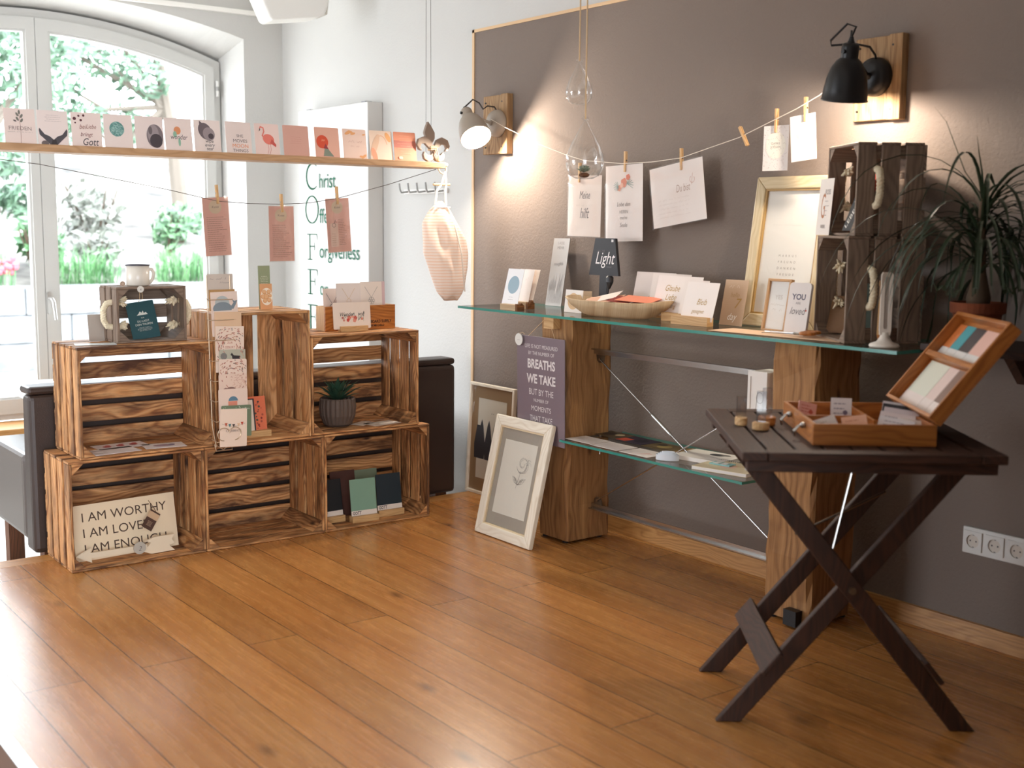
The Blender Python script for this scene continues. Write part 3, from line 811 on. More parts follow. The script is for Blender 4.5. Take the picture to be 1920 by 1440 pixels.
def a_flamingo(b, w, h):
    P = col('#e0796a'); b.disc(.006, .06, .02, P, 22, 1.25, rot=-.35); b.apoly([(.02, .062), (.038, .04), (.036, .03), (.012, .046)], col('#c4554d'))
    b.stroke([(-.008, .062), (-.02, .074), (-.012, .09), (-.014, .104), (-.026, .108), (-.03, .1)], [.008, .006, .005, .005, .007, .004], P); b.apoly([(-.03, .104), (-.034, .088), (-.027, .096)], K_)
    for u in (.002, .012): b.stroke([(u, .045), (u+.002, .02), (u-.004, .002)], .0013, col('#c06a5c'))
def a_text(b, w, h): b.lines(-.03, .03, .075, .05, 4, col('#c08a7a'), .0008, True)
def a_sun(b, w, h):
    b.disc(-.022, .062, .027, col('#cf4a2a'), 30); b.apoly([(-.02, .004), (-.008, .055), (.006, .03), (.028, .004)], col('#7b8577')); b.apoly([(-.018, .035), (-.008, .055), (.004, .034)], col('#8d2b34')); b.text('joy', -.018, .066, .012, col('#efb08a'), shear=.2)
def a_leaves(b, w, h):
    for u, v, a, q in ((-.03, .105, .4, .016), (-.016, .108, -.4, .014), (-.006, .102, .3, .012), (.04, .01, .6, .014), (.03, .008, -.2, .012), (.045, .1, .2, .008)): b.disc(u, v, q, col('#dda06a'), 14, .4, rot=a+pi/2)
    b.scrawl(-.03, .035, .065, .012, col('#b3857a'), .001); b.scrawl(-.02, .03, .048, .008, col('#b3857a'), .0008)
def a_feather(b, w, h):
    b.arc(0, .05, .05, .3, 2.9, .004, col('#dcae8f'), .6); b.disc(.035, .095, .022, col('#e3a66c'), 18, .5, rot=.5); b.disc(-.03, .06, .05, col('#d9b59a'), 20, .28, rot=-.4); b.disc(-.036, .02, .03, col('#e39c7c'), 18, .4, rot=.3)
def a_orange(b, w, h):
    b.rect(-w/2, .055, w/2, .085, col('#b86a5a')); b.lines(-.04, .04, .105, .03, 8, col('#e7b093'), .0011, True); b.disc(-.03, .012, .006, col('#f0c7ac'), 12); b.disc(-.022, .012, .006, col('#f0c7ac'), 12)
deck = [(1.177, '#e8d5cd', a_frieden, 'postcard lettered FRIEDEN with a sprig'), (1.288, '#e8d8d2', a_whale, 'postcard with a dark whale tail'), (1.405, '#e9d6ce', a_gott, 'postcard with dark dots and the word Gott'),
    (1.520, '#e8d8d1', a_ball, 'postcard with a blue-green ball of scales'), (1.635, '#e7d6d0', a_moon, 'postcard with a grey watercolour moon'), (1.747, '#e9d8d1', a_wonder, 'postcard lettered wonder with a small balloon'),
    (1.861, '#e7d8d1', a_shell, 'postcard with a grey shell above wipe every tear'), (1.988, '#e4d3cc', a_moonthings, 'postcard with grey and orange capital lettering'), (2.108, '#e6cdc5', a_flamingo, 'postcard with a pink flamingo'),
    (2.233, '#d3a394', a_text, 'plain dusty pink postcard'), (2.372, '#dba996', a_sun, 'pink postcard with a red disc and grey triangle'), (2.500, '#e5c9bb', a_leaves, 'cream postcard with orange leaves in the corners'),
    (2.626, '#e3cbb8', a_feather, 'cream postcard with pale orange feathers'), (2.743, '#d98d70', a_orange, 'orange postcard with pale printed lines')]
for i, (x, c, fn, lab) in enumerate(deck):
    card('postcard', lab+' on the hanging ledge', 'card', (x, 4.43, LT+.0006), RAD(R0.uniform(-2, 2)), RAD(8), .105+.006*(i > 8), .121, c, fn, 'postcards on the hanging ledge', rnd=.004 if i > 7 else 0)
for i, (x, c) in enumerate(((1.115+.075, '#f0ece8'), (1.42, '#f0ece8'), (2.245-.03, '#6d5a58'))): pass

# fleur-de-lis at the end of the ledge
M_FLEUR = col('#8f7b6c', .65)
t = thing('fleur_de_lis', 'weathered wooden fleur-de-lis tied with raffia on the ledge end', 'ornament', (2.883, 4.435, LT+.0006), 0, RAD(4))
mb = MB()
def arcpts(pts): return pts
petal = [(0, .07), (-.022, .10), (-.026, .125), (-.014, .15), (0, .172), (.014, .15), (.026, .125), (.022, .10)]
mb.prism([(x-.01+.2*(.12-z)*0-.012*(z-.07)/.1, z) for x, z in petal], -.008, .008, M_FLEUR)
stem = [(-.012, .012), (.012, .012), (.010, .04), (.012, .075), (-.012, .075), (-.010, .04)]
mb.prism(stem, -.007, .009, M_FLEUR)
for s in (-1, 1):
    q = [(0, .062), (s*.018, .095), (s*.045, .108), (s*.075, .096), (s*.085, .07), (s*.072, .05), (s*.058, .047), (s*.066, .062), (s*.06, .076), (s*.044, .078), (s*.026, .062), (s*.012, .05)]
    mb.prism(q if s > 0 else q[::-1], -.009, .007, M_FLEUR)
    q = [(0, .045), (s*.014, .03), (s*.034, .03), (s*.048, .044), (s*.055, .03), (s*.05, .012), (s*.03, .001), (s*.01, .006), (0, .02)]
    mb.prism(q if s > 0 else q[::-1], -.0095, .0065, M_FLEUR)
mb.build('ornament_body', t, bevel=.002)
mb = MB()
for z in (.052, .058, .064): mb.tube([(-.016, -.011, z), (.016, -.011, z+.003), (.016, .012, z), (-.016, .012, z), (-.016, -.011, z)], .0025, M_TWINE, 6)
mb.tube([(.012, -.012, .058), (.018, -.014, .03), (.022, -.012, .004)], .002, M_TWINE, 6); mb.tube([(.006, -.012, .055), (.004, -.014, .03), (.01, -.012, .012)], .002, M_TWINE, 6)
mb.build('raffia_tie', t)

# string under the ledge with pegged notes
def peg(name, label, loc, rz, group, roll=0.0, L=.072, m=None):
    t = thing(name, label, 'clothes peg', loc, rz, 0, group); t.rotation_euler = (0, roll, rz)
    for s in (-1, 1):
        mb = MB(); mb.box(-.005, .005, min(s*.0012, s*.006), max(s*.0012, s*.006), -L*.5, L*.5, M_PINE, g=2); mb.build('jaw', t, bevel=.001, seg=1)
    mb = MB(); mb.tube([(-.006, 0, .004), (.006, 0, .004)], .0035, M_STEEL, 8); mb.build('spring', t)
    return t
mb = MB(); S1 = [(2.915, 4.46, 1.478), (2.66, 4.44, 1.405), (2.408, 4.42, 1.342), (2.28, 4.42, 1.321), (2.157, 4.42, 1.314), (2.02, 4.42, 1.314), (1.886, 4.42, 1.321), (1.687, 4.42, 1.361), (1.234, 4.43, 1.437), (.8, 4.45, 1.478)]
mb.tube(S1, .0013, col('#5a5048', .9), 5); o = mb.build('card_string'); tag(o, 'thin string slung under the hanging ledge, carrying three notes', 'string')
def a_note(v):
    def f(b, w, h):
        T = col('#6d5648'); b.disc(-.002, h-.036, .026, col('#cdb79c'), 18, 1.0); b.text('Kunst', -.002, h-.04, .012, K2, shear=.2)
        if v < 2: b.lines(-.04, .04, h-.075, .018, 17, T, .0012)
        else:
            b.lines(.0, .036, h-.085, .03, 16, T, .0012); b.rect(-.04, .022, -.004, h-.1, col('#d9b9a8')); b.arc(-.022, .11, .008, 0, 6.3, .0016, K2); b.stroke([(-.02, .118), (-.014, .132), (-.012, .12)], .002, K2); b.lines(-.034, -.012, .075, .03, 6, T, .0008)
    return f
for i, (x, z, w, h, rl, lab) in enumerate(((1.889, 1.113, .105, .222, -3, 'leftmost pink printed note in cellophane pegged below the ledge'), (2.156, 1.089, .108, .217, -.5, 'middle pink printed note in cellophane pegged below the ledge'), (2.417, 1.124, .107, .218, -3.5, 'right pink note with a key ring drawing pegged below the ledge'))):
    t = thing('pegged_note', lab, 'note', (x, 4.42, z), 0, 0, 'notes pegged under the ledge'); t.rotation_euler = (0, RAD(rl), 0)
    b = MB(); b.box(-w/2, w/2, -.0006, .0006, 0, h, col('#d9a899', .6), g=2); b.art(-.0006); a_note(i)(b, w, h); b.build('sheet', t)
    b = MB(); b.r = random.Random(i); nx, nz = 7, 13; gg = random.Random(50+i)
    g = [[(-w/2-.003+(w+.006)*a/nx, -.0035-gg.uniform(0, .004)*(0 < a < nx), -.004+(h+.008)*k/nz) for a in range(nx+1)] for k in range(nz+1)]
    ids = [[b.v(p) for p in row] for row in g]
    for k in range(nz):
        for a in range(nx): b.face((ids[k][a], ids[k][a+1], ids[k+1][a+1], ids[k+1][a]), M_FOIL)
    b.build('cellophane_sleeve', t, smooth=True)
    peg('clothes_peg', ['clothes peg holding the leftmost pink note', 'clothes peg holding the middle pink note', 'clothes peg holding the right pink note'][i], (x+[-.003, 0, -.013][i], 4.4195, z+h+.012), 0, 'pegs on the ledge string', RAD(-3))

# striped cotton bag hanging from the ledge end
t = thing('drawstring_bag', 'pale striped cotton drawstring bag hanging from the ledge end', 'bag', (2.955, 4.46, .915))
mb = MB()
LF = [(.0, -.010), (.02, -.030), (.055, -.042), (.13, -.075), (.20, -.108), (.33, -.105), (.38, -.075), (.40, -.056), (.412, -.04), (.426, -.03)]
RG = [(.0, .075), (.02, .096), (.055, .112), (.13, .125), (.20, .121), (.26, .107), (.33, .068), (.38, .040), (.40, .024), (.412, .01), (.426, -.004)]
def lerp_(T, z):
    for (a, x), (b, y) in zip(T, T[1:]):
        if z <= b: return x+(y-x)*(z-a)/(b-a)
    return T[-1][1]
n, k = 56, 34
for i in range(k):
    z = .426*(i/(k-1)); a, b = lerp_(LF, z), lerp_(RG, z); c_, hw = (a+b)/2, (b-a)/2; f = z/.426
    fl = min(1, z/.05)**.5
    for j in range(n):
        w = 2*pi*j/n; x = cos(w)
        fold = .09*sin(7*x+3*f*pi+1.5)+.07*sin(13*x-5*f)+.10*sin(4*x-7*f)
        dep = hw*(.18+.34*fl)*(1+fold*(.5+f))
        mb.v((c_+hw*x, dep*sin(w)-.006*sin(9*f+3*x), z+.012*(1-f)*sin(5*x+.8)*(1-fl*.7)))
for i in range(k-1):
    for j in range(n):
        q = (j+1) % n; mb.face((i*n+j, i*n+q, (i+1)*n+q, (i+1)*n+j), M_BAG)
mb.face([j for j in reversed(range(n))], M_BAG)
mb.build('pouch', t, smooth=True)
M_WCORD = col('#f1e6da', .9)
mb = MB()
for s in (-1, 1):
    mb.tube([(-.025+s*.028, -.012, .41), (-.018+s*.022, -.005, .47), (.0+s*.012, 0, .50), (.006, 0, .553)], .005, M_WCORD, 6)
mb.tube([(-.05, -.018, .398), (-.015, -.03, .40), (.02, -.02, .398)], .004, M_WCORD, 6)
mb.tube([(.0, -.03, .40), (.03, -.052, .3), (.05, -.066, .2), (.065, -.06, .1), (.085, -.04, .03)], .0035, M_WCORD, 6)
mb.build('drawstring', t)
mb = MB(); mb.tube([(-.055, 0, .497), (.03, 0, .499)], .0055, M_PINE, 10); mb.build('wooden_toggle', t)
mb = MB(); mb.tube([(-.03, 0, .568), (-.022, -.004, .55), (.0, 0, .543), (.012, 0, .556), (.012, 0, .578)], .0035, M_TWINE, 7); mb.build('hanging_loop', t)
mb = MB(); mb.ball((.011, -.002, .584), .008, col('#efe0d2', .5), 10, 7); mb.build('bead', t)

# ================================================================ ON AND IN THE CRATES
ZT = .4025+.4+.0008            # top of the upper row
ZB = .4025+.009+.0008          # floor inside the upper row
Z0 = .0008+.009+.0008          # floor inside the bottom row
t = thing('enamel_mug', 'white enamel mug with dark rim on the small grey crate', 'mug', (1.552, 4.375, 1.0075))
mb = MB(); M_EN = col('#ded5c8', .25)
mb.lathe([(.0, 0), (.038, 0), (.041, .003), (.0425, .074), (.0405, .074), (.039, .004), (0, .004)], M_EN, 32); mb.build('body', t, smooth=True)
mb = MB(); mb.lathe([(.0402, .0735), (.0452, .0735), (.0458, .0758), (.0445, .0775), (.0402, .0762), (.0402, .0735)], col('#3f3c48', .3), 32); mb.build('rim', t, smooth=True)
mb = MB(); mb.tube([(.04, 0, .060), (.054, 0, .058), (.0605, 0, .044), (.057, 0, .026), (.046, 0, .010), (.04, 0, .009)], .0042, M_EN, 8, flat=1.5); mb.build('handle', t, smooth=True)

def round_tag(name, label, loc, r, fn=None, rz=0, tilt=0, cord=None, roll=0, c='#d9d5cc'):
    t = thing(name, label, 'tag', loc, rz, tilt); mb = MB()
    mb.prism([(r*cos(2*pi*i/26), r*sin(2*pi*i/26)) for i in range(26)], -.0012, .0012, col(c, .6)); mb.art(-.0012)
    if fn: fn(mb, r)
    mb.build('disc', t)
    if cord:
        mb = MB(); mb.tube(cord, .0009, M_TWINE, 5); mb.build('cord', t)
    return t
round_tag('round_tag', 'small round white tag with a brown cord on the grey crate, below the mug', (1.533, 4.296, .998), .012, lambda b, r: b.text('4', 0, -.005, .012, K2), cord=[(-.004, -.002, -.011), (-.006, -.003, -.035), (-.011, -.002, -.045), (.006, -.002, -.034), (.004, -.002, -.011)])
round_tag('wooden_disc', 'little round wooden disc upright on the grey crate, left of the mug', (1.480, 4.33, 1.0172), .0095, lambda b, r: b.arc(0, 0, .006, 0, 6.3, .001, K2), c='#c9ab94')
def a_taufe(b, w, h):
    T = col('#d9d9cf', .6)
    b.apoly([(-.02, .088), (.022, .088), (.016, .097), (.008, .094), (.006, .104), (.0, .096), (-.006, .102), (-.012, .094)], T)
    b.text('ZUR', 0, .076, .006, T); b.text('DU LASST', 0, .062, .0105, T); b.text('DEIN TAUFEN', 0, .05, .0105, T); b.lines(-.034, .034, .042, .03, 4, T, .0008, True)
card('booklet', 'dark teal booklet with white lettering leaning inside the small grey crate', 'booklet', (1.572, 4.352, .8132), 0, RAD(12), .104, .138, '#1f4a50', a_taufe, th=.003, rnd=.004, roll=RAD(-7))
card('card', 'plain grey-brown card leaning behind the small grey crate', 'card', (1.418, 4.44, ZT+.0006), 0, RAD(8), .06, .098, '#b3a79c')
mb = MB(); mb.box(-.07, .07, -.035, .035, 0, .0015, col('#d5dad9', .4)); mb.art(0); o = mb.build('leaflet', loc=(1.372, 4.322, ZT+.0006), rot=(0, 0, RAD(-12))); tag(o, 'pale glossy leaflet lying left of the small grey crate', 'leaflet')

# wooden box of necklace cards, floral card in front
t = thing('wooden_card_box', 'open wooden box with stamped letters holding necklace cards on the right crate', 'box', (2.478, 4.36, ZT+.0005))
for n_, d in (('front_panel', (-.165, .165, 0, .008, 0, .10)), ('back_panel', (-.165, .165, .072, .08, 0, .10)), ('side_panel', (-.165, -.157, .008, .072, 0, .10)), ('side_panel', (.157, .165, .008, .072, 0, .10)), ('bottom_panel', (-.157, .157, .008, .072, 0, .006))):
    mb = MB(); mb.box(*d, M_CASE if n_ == 'front_panel' else M_PINE); mb.art(0)
    if n_ == 'front_panel': mb.text('BOARD SUPPLY', .045, .027, .0165, col('#2a160b'), 'LEFT', .88, bold=.0005); mb.text('BY MR CARLO', .047, .012, .0115, col('#2a160b'), 'LEFT', .88, bold=.0004)
    mb.build(n_, t)
def a_neck(k):
    def f(b, w, h):
        G = [col('#4d474c', .4), col('#d6b98a', .35, .6), col('#8f8a86', .35, .6)][k]; b.stroke([(-.03, h-.02), (0, h-.065), (.03, h-.02)], .0016, G); b.stroke([(-.03, h-.02), (0, h-.066)], .001, G)
        if k == 0: b.arc(-.0, h-.078, .014, 0, 6.3, .0022, G)
        if k == 1: b.arc(0, h-.074, .01, 0, 6.3, .0014, G)
        if k == 2:
            for i in range(6): b.arc(.009*cos(i*1.05), h-.078+.009*sin(i*1.05), .006, 0, 6.3, .0012, G)
    return f
for k, (x, y, w, h, rz, c, lab) in enumerate(((2.372, 4.398, .09, .165, 6, '#d8c6bb', 'necklace card with a dark ring pendant, leftmost in the wooden box'), (2.442, 4.388, .115, .185, 0, '#ddd0c8', 'large necklace card with a gold chain, middle of the wooden box'), (2.556, 4.40, .10, .188, -3, '#e0d2c6', 'necklace card with a rosette pendant at the right of the wooden box'))):
    card('necklace_card', lab, 'card', (x, y, ZT+.0075), RAD(rz), RAD(4), w, h, c, a_neck(k), 'necklace cards in the wooden box')
card('backing_card', 'mauve card at the right rear edge of the wooden box', 'card', (2.600, 4.418, ZT+.0075), RAD(-4), RAD(3), .06, .188, '#cdb0b0', group='necklace cards in the wooden box')
def holder(name, label, loc, rz, w=.12, d=.03, h=.02, m=None, bark=False, group='wooden card holders'):
    """low wooden block with a slot along it"""
    t = thing(name, label, 'card holder', loc, rz, 0, group); mb = MB(); m = m or M_PINE
    mb.prism([(-d/2, 0), (d/2, 0), (d/2, h), (.003, h), (.0025, h*.45), (-.0015, h*.45), (-.001, h), (-d/2, h)], -w/2, w/2, m, 'x', g='h'); mb.build('block', t)
    if bark:
        mb = MB(); r = random.Random(int(loc[0]*1000)); q = MB
        P = [(-d/2, 0)]+[(-d/2+d*i/8, h*r.uniform(.75, 1.35)) for i in range(9)]+[(d/2, 0)]
        mb.prism(P, w/2+.0005, w/2+.014, M_BARK, 'x'); mb.build('bark_edge', t)
    return t
holder('card_holder', 'light wooden card holder with the floral card before the stamped box', (2.418, 4.318, ZT+.0005), 0, .125, .03, .022)
def a_floral(b, w, h):
    r = random.Random(2)
    for i in range(16):
        u = r.uniform(-.06, .062); a = r.uniform(.3, 2.8); q = r.uniform(.01, .022); b.stroke([(u, .05), (u+q*cos(a), .05+q*sin(a)*r.choice((1, -1)))], .0014, col(r.choice(('#6c8078', '#4f6863', '#8a9b90'))))
    for u, v, q, c in ((-.014, .046, .009, '#d9806a'), (.014, .044, .009, '#cf5f4f'), (-.02, .036, .007, '#c9473b'), (.01, .034, .008, '#e0907a'), (.045, .04, .006, '#d98f78'), (0, .05, .006, '#e8a58e'), (-.045, .046, .005, '#b96d60'), (-.04, .036, .005, '#d08a78')):
        for i in range(5): b.disc(u+q*.55*cos(i*1.26), v+q*.55*sin(i*1.26), q*.5, col(c), 8)
    b.text('Wunder', -.028, .052, .023, K_, shear=.35, xs=.85); b.text('voll', .04, .053, .023, K_, shear=.35, xs=.85)
card('floral_card', 'white card with red flowers and script in front of the stamped box', 'card', (2.416, 4.3195, ZT+.0105), 0, RAD(5), .173, .108, '#e9d8c9', a_floral, rnd=.005)

# bookmark card and its stone picture on the upright crate
ZU = .4025+.5+.0008
def a_green(b, w, h): b.lines(-.018, .018, .128, .1, 5, col('#e9e5d0'), .001, True)
card('bookmark', 'tall olive green bookmark standing on the upright crate', 'bookmark', (2.056, 4.372, ZU+.0005), 0, RAD(3), .05, .17, '#8f9877', a_green)
def a_stones(b, w, h):
    b.disc(.002, .05, .034, col('#efe2cf'), 28, .72)
    for u, v, q in ((0, .05, .012), (-.008, .068, .009), (.011, .068, .009), (-.014, .05, .009), (-.006, .034, .009), (.012, .036, .009), (.016, .053, .007)): b.disc(u, v, q, col('#cf9a66'), 14); b.disc(u, v+.001, q*.75, col('#dfb183'), 12)
card('bookmark', 'orange bookmark with a plate of round biscuits, before the olive one', 'bookmark', (2.052, 4.352, ZU+.0005), 0, RAD(3), .052, .1, '#d9a273', a_stones)

# wire card rack before the upright crate, filled with children's cards
t = thing('wire_card_rack', 'tall narrow wire rack hung before the upright crate, full of children\'s cards', 'card rack', (1.825, 4.222, .385))
M_WIRE = col('#cbb59a', .35, .7)
for s in (-1, 1):
    mb = MB(); mb.tube([(-.02+s*.03, -.004, .02), (-.018+s*.045, -.001, .10), (-.018+s*.045, .0195, .66)], .0022, M_WIRE, 6); mb.build('upright_wire', t)
    mb = MB(); mb.tube([(-.018+s*.045, .016, .528), (-.018+s*.045, .02, .528), (-.018+s*.045, .06, .528), (-.018+s*.045, .09, .5285)], .0018, M_WIRE, 6); mb.build('hook', t)
mb = MB(); mb.tube([(-.055, 0, .03), (-.05, -.002, .004), (.014, -.002, .004), (.012, 0, .03), (-.02, 0, .006), (-.055, 0, .03)], .0022, M_WIRE, 6); mb.build('foot_wire', t)
mb = MB()
for s in (-1, 1): mb.tube([(-.02+s*.022+.024*cos(a), -.058, .075+.024*sin(a)) for a in [RAD(q) for q in (range(-90, 190, 20) if s > 0 else range(270, -10, -20))]]+([] if s > 0 else []), .0018, M_WIRE, 6)
mb.build('heart_wire', t)
for k in range(8):
    mb = MB(); z = .05+k*.075; yy = -.003+z*.0437; dd = -.05+.03*k/7; mb.tube([(-.066, yy, z), (-.066, yy+dd, z-.004), (.03, yy+dd, z-.004), (.03, yy, z)], .0017, M_WIRE, 6); mb.build('pocket_wire', t)
def a_script(b, w, h): b.scrawl(-.04, .03, h-.02, .01, K2, .001); b.scrawl(.0, .04, h-.034, .008, K2, .001)
def a_whalekid(b, w, h):
    b.disc(-.008, h-.045, .03, col('#b3b8b6'), 26, .95); b.disc(-.008, h-.062, .024, col('#7f8a91'), 26, 1.55); b.rect(-.045, h-.095, .03, h-.07, col('#e6d3c6')); b.apoly([(.02, h-.06), (.036, h-.042), (.03, h-.028), (.04, h-.036), (.052, h-.032), (.044, h-.05), (.034, h-.066)], col('#7f8a91'))
def a_plain(b, w, h): b.scrawl(-.035, .035, h-.03, .004, col('#b58a70'), .0008)
def a_wreath(b, w, h):
    r = random.Random(8)
    for i in range(210):
        a = r.uniform(0, 6.28); q = r.uniform(.026, .07); u, v = q*cos(a)*.98, h*.55+q*sin(a)*1.2
        if abs(u) < w/2-.004 and .004 < v < h-.004: b.stroke([(u, v), (u+.007*cos(a+1.7), v+.007*sin(a+1.7))], .0026, col(r.choice(('#a9685a', '#c08070', '#7f746c', '#c99a7e'))))
    b.d = 2
    b.text('ZUR', 0, h*.62, .011, col('#c07a66')); b.text('GEBURT', 0, h*.52, .012, col('#c07a66'), xs=.9); b.apoly([(-.045, h*.3), (-.028, h*.34), (-.022, h*.38), (-.02, h*.33), (-.024, h*.27), (-.04, h*.27)], KO)
def a_horse(b, w, h):
    b.apoly([(.0, h-.036), (.03, h-.036), (.03, h-.024), (.006, h-.022), (-.002, h-.012), (-.008, h-.02), (-.002, h-.024)], K_); b.disc(-.034, h-.024, .013, col('#7f7d78'), 14)
    for u in (.004, .026): b.rect(u, h-.05, u+.004, h-.034, K_)
def a_eleph(b, w, h):
    c = col('#8d6a60'); b.disc(-.008, h*.5, .022, c, 20, 1.2); b.disc(-.028, h*.52, .016, c, 18); b.stroke([(-.04, h*.5), (-.044, h*.36), (-.04, h*.3)], .006, c)
    for u in (-.03, -.018, .0, .01): b.rect(u, h*.24, u+.009, h*.5, c)
    r = random.Random(3)
    for i in range(60): u, v = r.uniform(-.01, .046), r.uniform(h*.62, h-.004); b.stroke([(u, v), (u+.004, v+.002)], .0016, col('#c99a86'))
def a_boat(b, w, h):
    b.disc(.0, h-.045, .017, col('#5d7f93'), 20, 1.1, 0, pi); b.rect(-.02, h-.075, .016, h-.046, col('#d98a72'))
    for i in range(7): b.rect(-.018+i*.011, h-.098+.001*i, -.012+i*.011, h-.086+.001*i, K_)
    b.disc(-.012, h-.1, .018, col('#b08a6a'), 16, 1, pi, 2*pi)
def a_dots(b, w, h):
    r = random.Random(6)
    for i in range(26): b.disc(r.uniform(-w/2+.004, w/2-.004), h-r.uniform(.004, .022), .0013, col('#dfe3d2'), 6)
def a_celebrate(b, w, h):
    b.arc(0, h+.05, .115, -pi/2-.42, -pi/2+.42, .0008, K2, 1.0)
    for u, c, z in ((-.03, '#c05a3c', .0), (-.015, '#4f7f80', -.003), (.0, '#5a4a44', -.004), (.02, '#e0b892', -.002), (.034, '#b8452f', .003)): b.apoly([(u-.006, h-.055+z+.002), (u+.006, h-.055+z+.002), (u, h-.067+z)], col(c))
    b.text('CELEBRATE', 0, h-.086, .0115, col('#5c4a48'), xs=1.05)
rk = [(-.012, .030, .565, .103, .1, '#cfc1b4', a_script, 'beige card with handwriting at the top of the wire rack'), (-.008, .023, .53, .103, .078, '#b98e5a', None, 'brown envelope below the handwritten card in the wire rack'), (.0, .014, .435, .105, .165, '#e6d0c2', a_whalekid, 'card with a grey whale in the wire rack'),
      (.006, .004, .37, .107, .155, '#e0bd9b', a_plain, 'plain apricot card below the whale card'), (.006, -.004, .30, .112, .172, '#ecd6c4', a_wreath, 'white card with a leafy wreath, upper one in the wire rack'), (.014, -.010, .265, .104, .12, '#b6b3a0', a_horse, 'grey-green card with a small black horse in the wire rack'),
      (.010, -.016, .20, .110, .15, '#ecd5c4', a_wreath, 'white wreath card with an apricot patch, lower one in the wire rack'), (.008, -.022, .155, .112, .14, '#e8cdbb', a_eleph, 'card with a brown elephant in the wire rack'), (.004, -.028, .075, .116, .165, '#e9d1c1', a_boat, 'card with a small steamboat in the wire rack'), (.012, -.034, .06, .12, .118, '#6f7f63', a_dots, 'dark green dotted card behind the bunting card')]
for i, (x, y, z, w, h, c, fn, lab) in enumerate(rk):
    card('greeting_card', lab, 'card', (1.825+x, 4.2125-i*.0046+z*.0437, .385+z), RAD(R0.uniform(-1, 1)), RAD(2.5), w, h, c, fn, 'children\'s cards in the wire rack', rnd=.005 if i > 5 else .002, roll=RAD([0, 0, -1, 1, 2, 1, 2, 1, 1, 2][i]))
card('greeting_card', 'cream card lettered CELEBRATE with bunting at the foot of the wire rack', 'card', (1.820, 4.1665, .41), RAD(1), RAD(2.5), .108, .142, '#f0d9c5', a_celebrate, 'children\'s cards in the wire rack', rnd=.004, roll=RAD(3))
# more cards inside the upright crate
def a_berries(b, w, h):
    r = random.Random(4)
    for i in range(16): b.disc(.02+r.uniform(-.014, .018), .02+i*.0065, r.uniform(.0025, .005), col(r.choice(('#8c2f2a', '#a8503c', '#4f4a3a'))), 8)
    b.disc(.022, h-.022, .004, K_, 8)
holder('card_holder', 'long light wooden card holder inside the upright crate', (1.932, 4.30, ZB+.0004), 0, .2, .03, .025)
card('greeting_card', 'coral red card with dark berries inside the upright crate', 'card', (1.972, 4.305, ZB+.012), 0, RAD(9), .105, .145, '#d9714d', a_berries, 'cards in the upright crate')
card('greeting_card', 'dark-backed white card beside the coral card in the upright crate', 'card', (1.93, 4.2985, ZB+.012), 0, RAD(9), .09, .138, '#ecdccb', lambda b, w, h: (b.rect(-w/2, h-.004, w/2, h, K_), b.rect(w/2-.006, 0, w/2, h, K_)), 'cards in the upright crate')

# flyers lying in the upper left crate
def flat(name, label, cat, loc, rz, w, d, c, fn=None, group=None, th=.0012):
    """sheet lying flat, art facing up"""
    mb = MB(); m = col(c, .6) if isinstance(c, str) else c
    mb.T = Matrix.Rotation(-pi/2, 4, 'X'); mb.box(-w/2, w/2, -th, 0, -d/2, d/2, m); mb.art(-th)
    if fn: fn(mb, w, d)
    o = mb.build(name, None, (loc[0], loc[1], loc[2]), (0, 0, rz)); return tag(o, label, cat, group)
def f_sketch(b, w, d):
    for i in range(4): b.arc(-w*.2, 0, .018+i*.004, 0, 5.5, .0012, col('#a8988e'), 1.4)
    b.lines(.0, w*.4, d*.3, -d*.3, 5, col('#a8988e'), .001)
def f_hearts(b, w, d):
    for u in (-.05, 0, .05): b.disc(u, .0, .016, col('#b04a4a'), 14); b.disc(u+.01, .02, .01, col('#c97a72'), 12)
def f_bird(b, w, d): b.disc(0, 0, .022, col('#a78f9a'), 18, 1.8); b.disc(.03, .008, .012, col('#7d7890'), 14)
zz = ZB+.0006
flat('flyer', 'white flyer with faint sketches, nearest in the upper left crate', 'flyer', (1.405, 4.31, zz), RAD(6), .2, .105, '#e9dfdb', f_sketch, 'flyers in the upper left crate')
flat('flyer', 'white flyer with red hearts behind in the upper left crate', 'flyer', (1.475, 4.40, zz), RAD(3), .19, .1, '#e6dcd8', f_hearts, 'flyers in the upper left crate')
flat('flyer', 'white flyer with a mauve bird at right in the upper left crate', 'flyer', (1.610, 4.315, zz), RAD(-8), .15, .095, '#ece4e0', f_bird, 'flyers in the upper left crate')
flat('flyer', 'white line-drawn flyer beside the agave pot', 'flyer', (2.545, 4.305, zz), RAD(8), .14, .08, '#e4d9cd', f_sketch, 'flyers beside the agave')
flat('flyer', 'second flyer lying half under the line-drawn one beside the pot', 'flyer', (2.475, 4.345, zz), RAD(30), .1, .06, '#d9ccbf', None, 'flyers beside the agave')

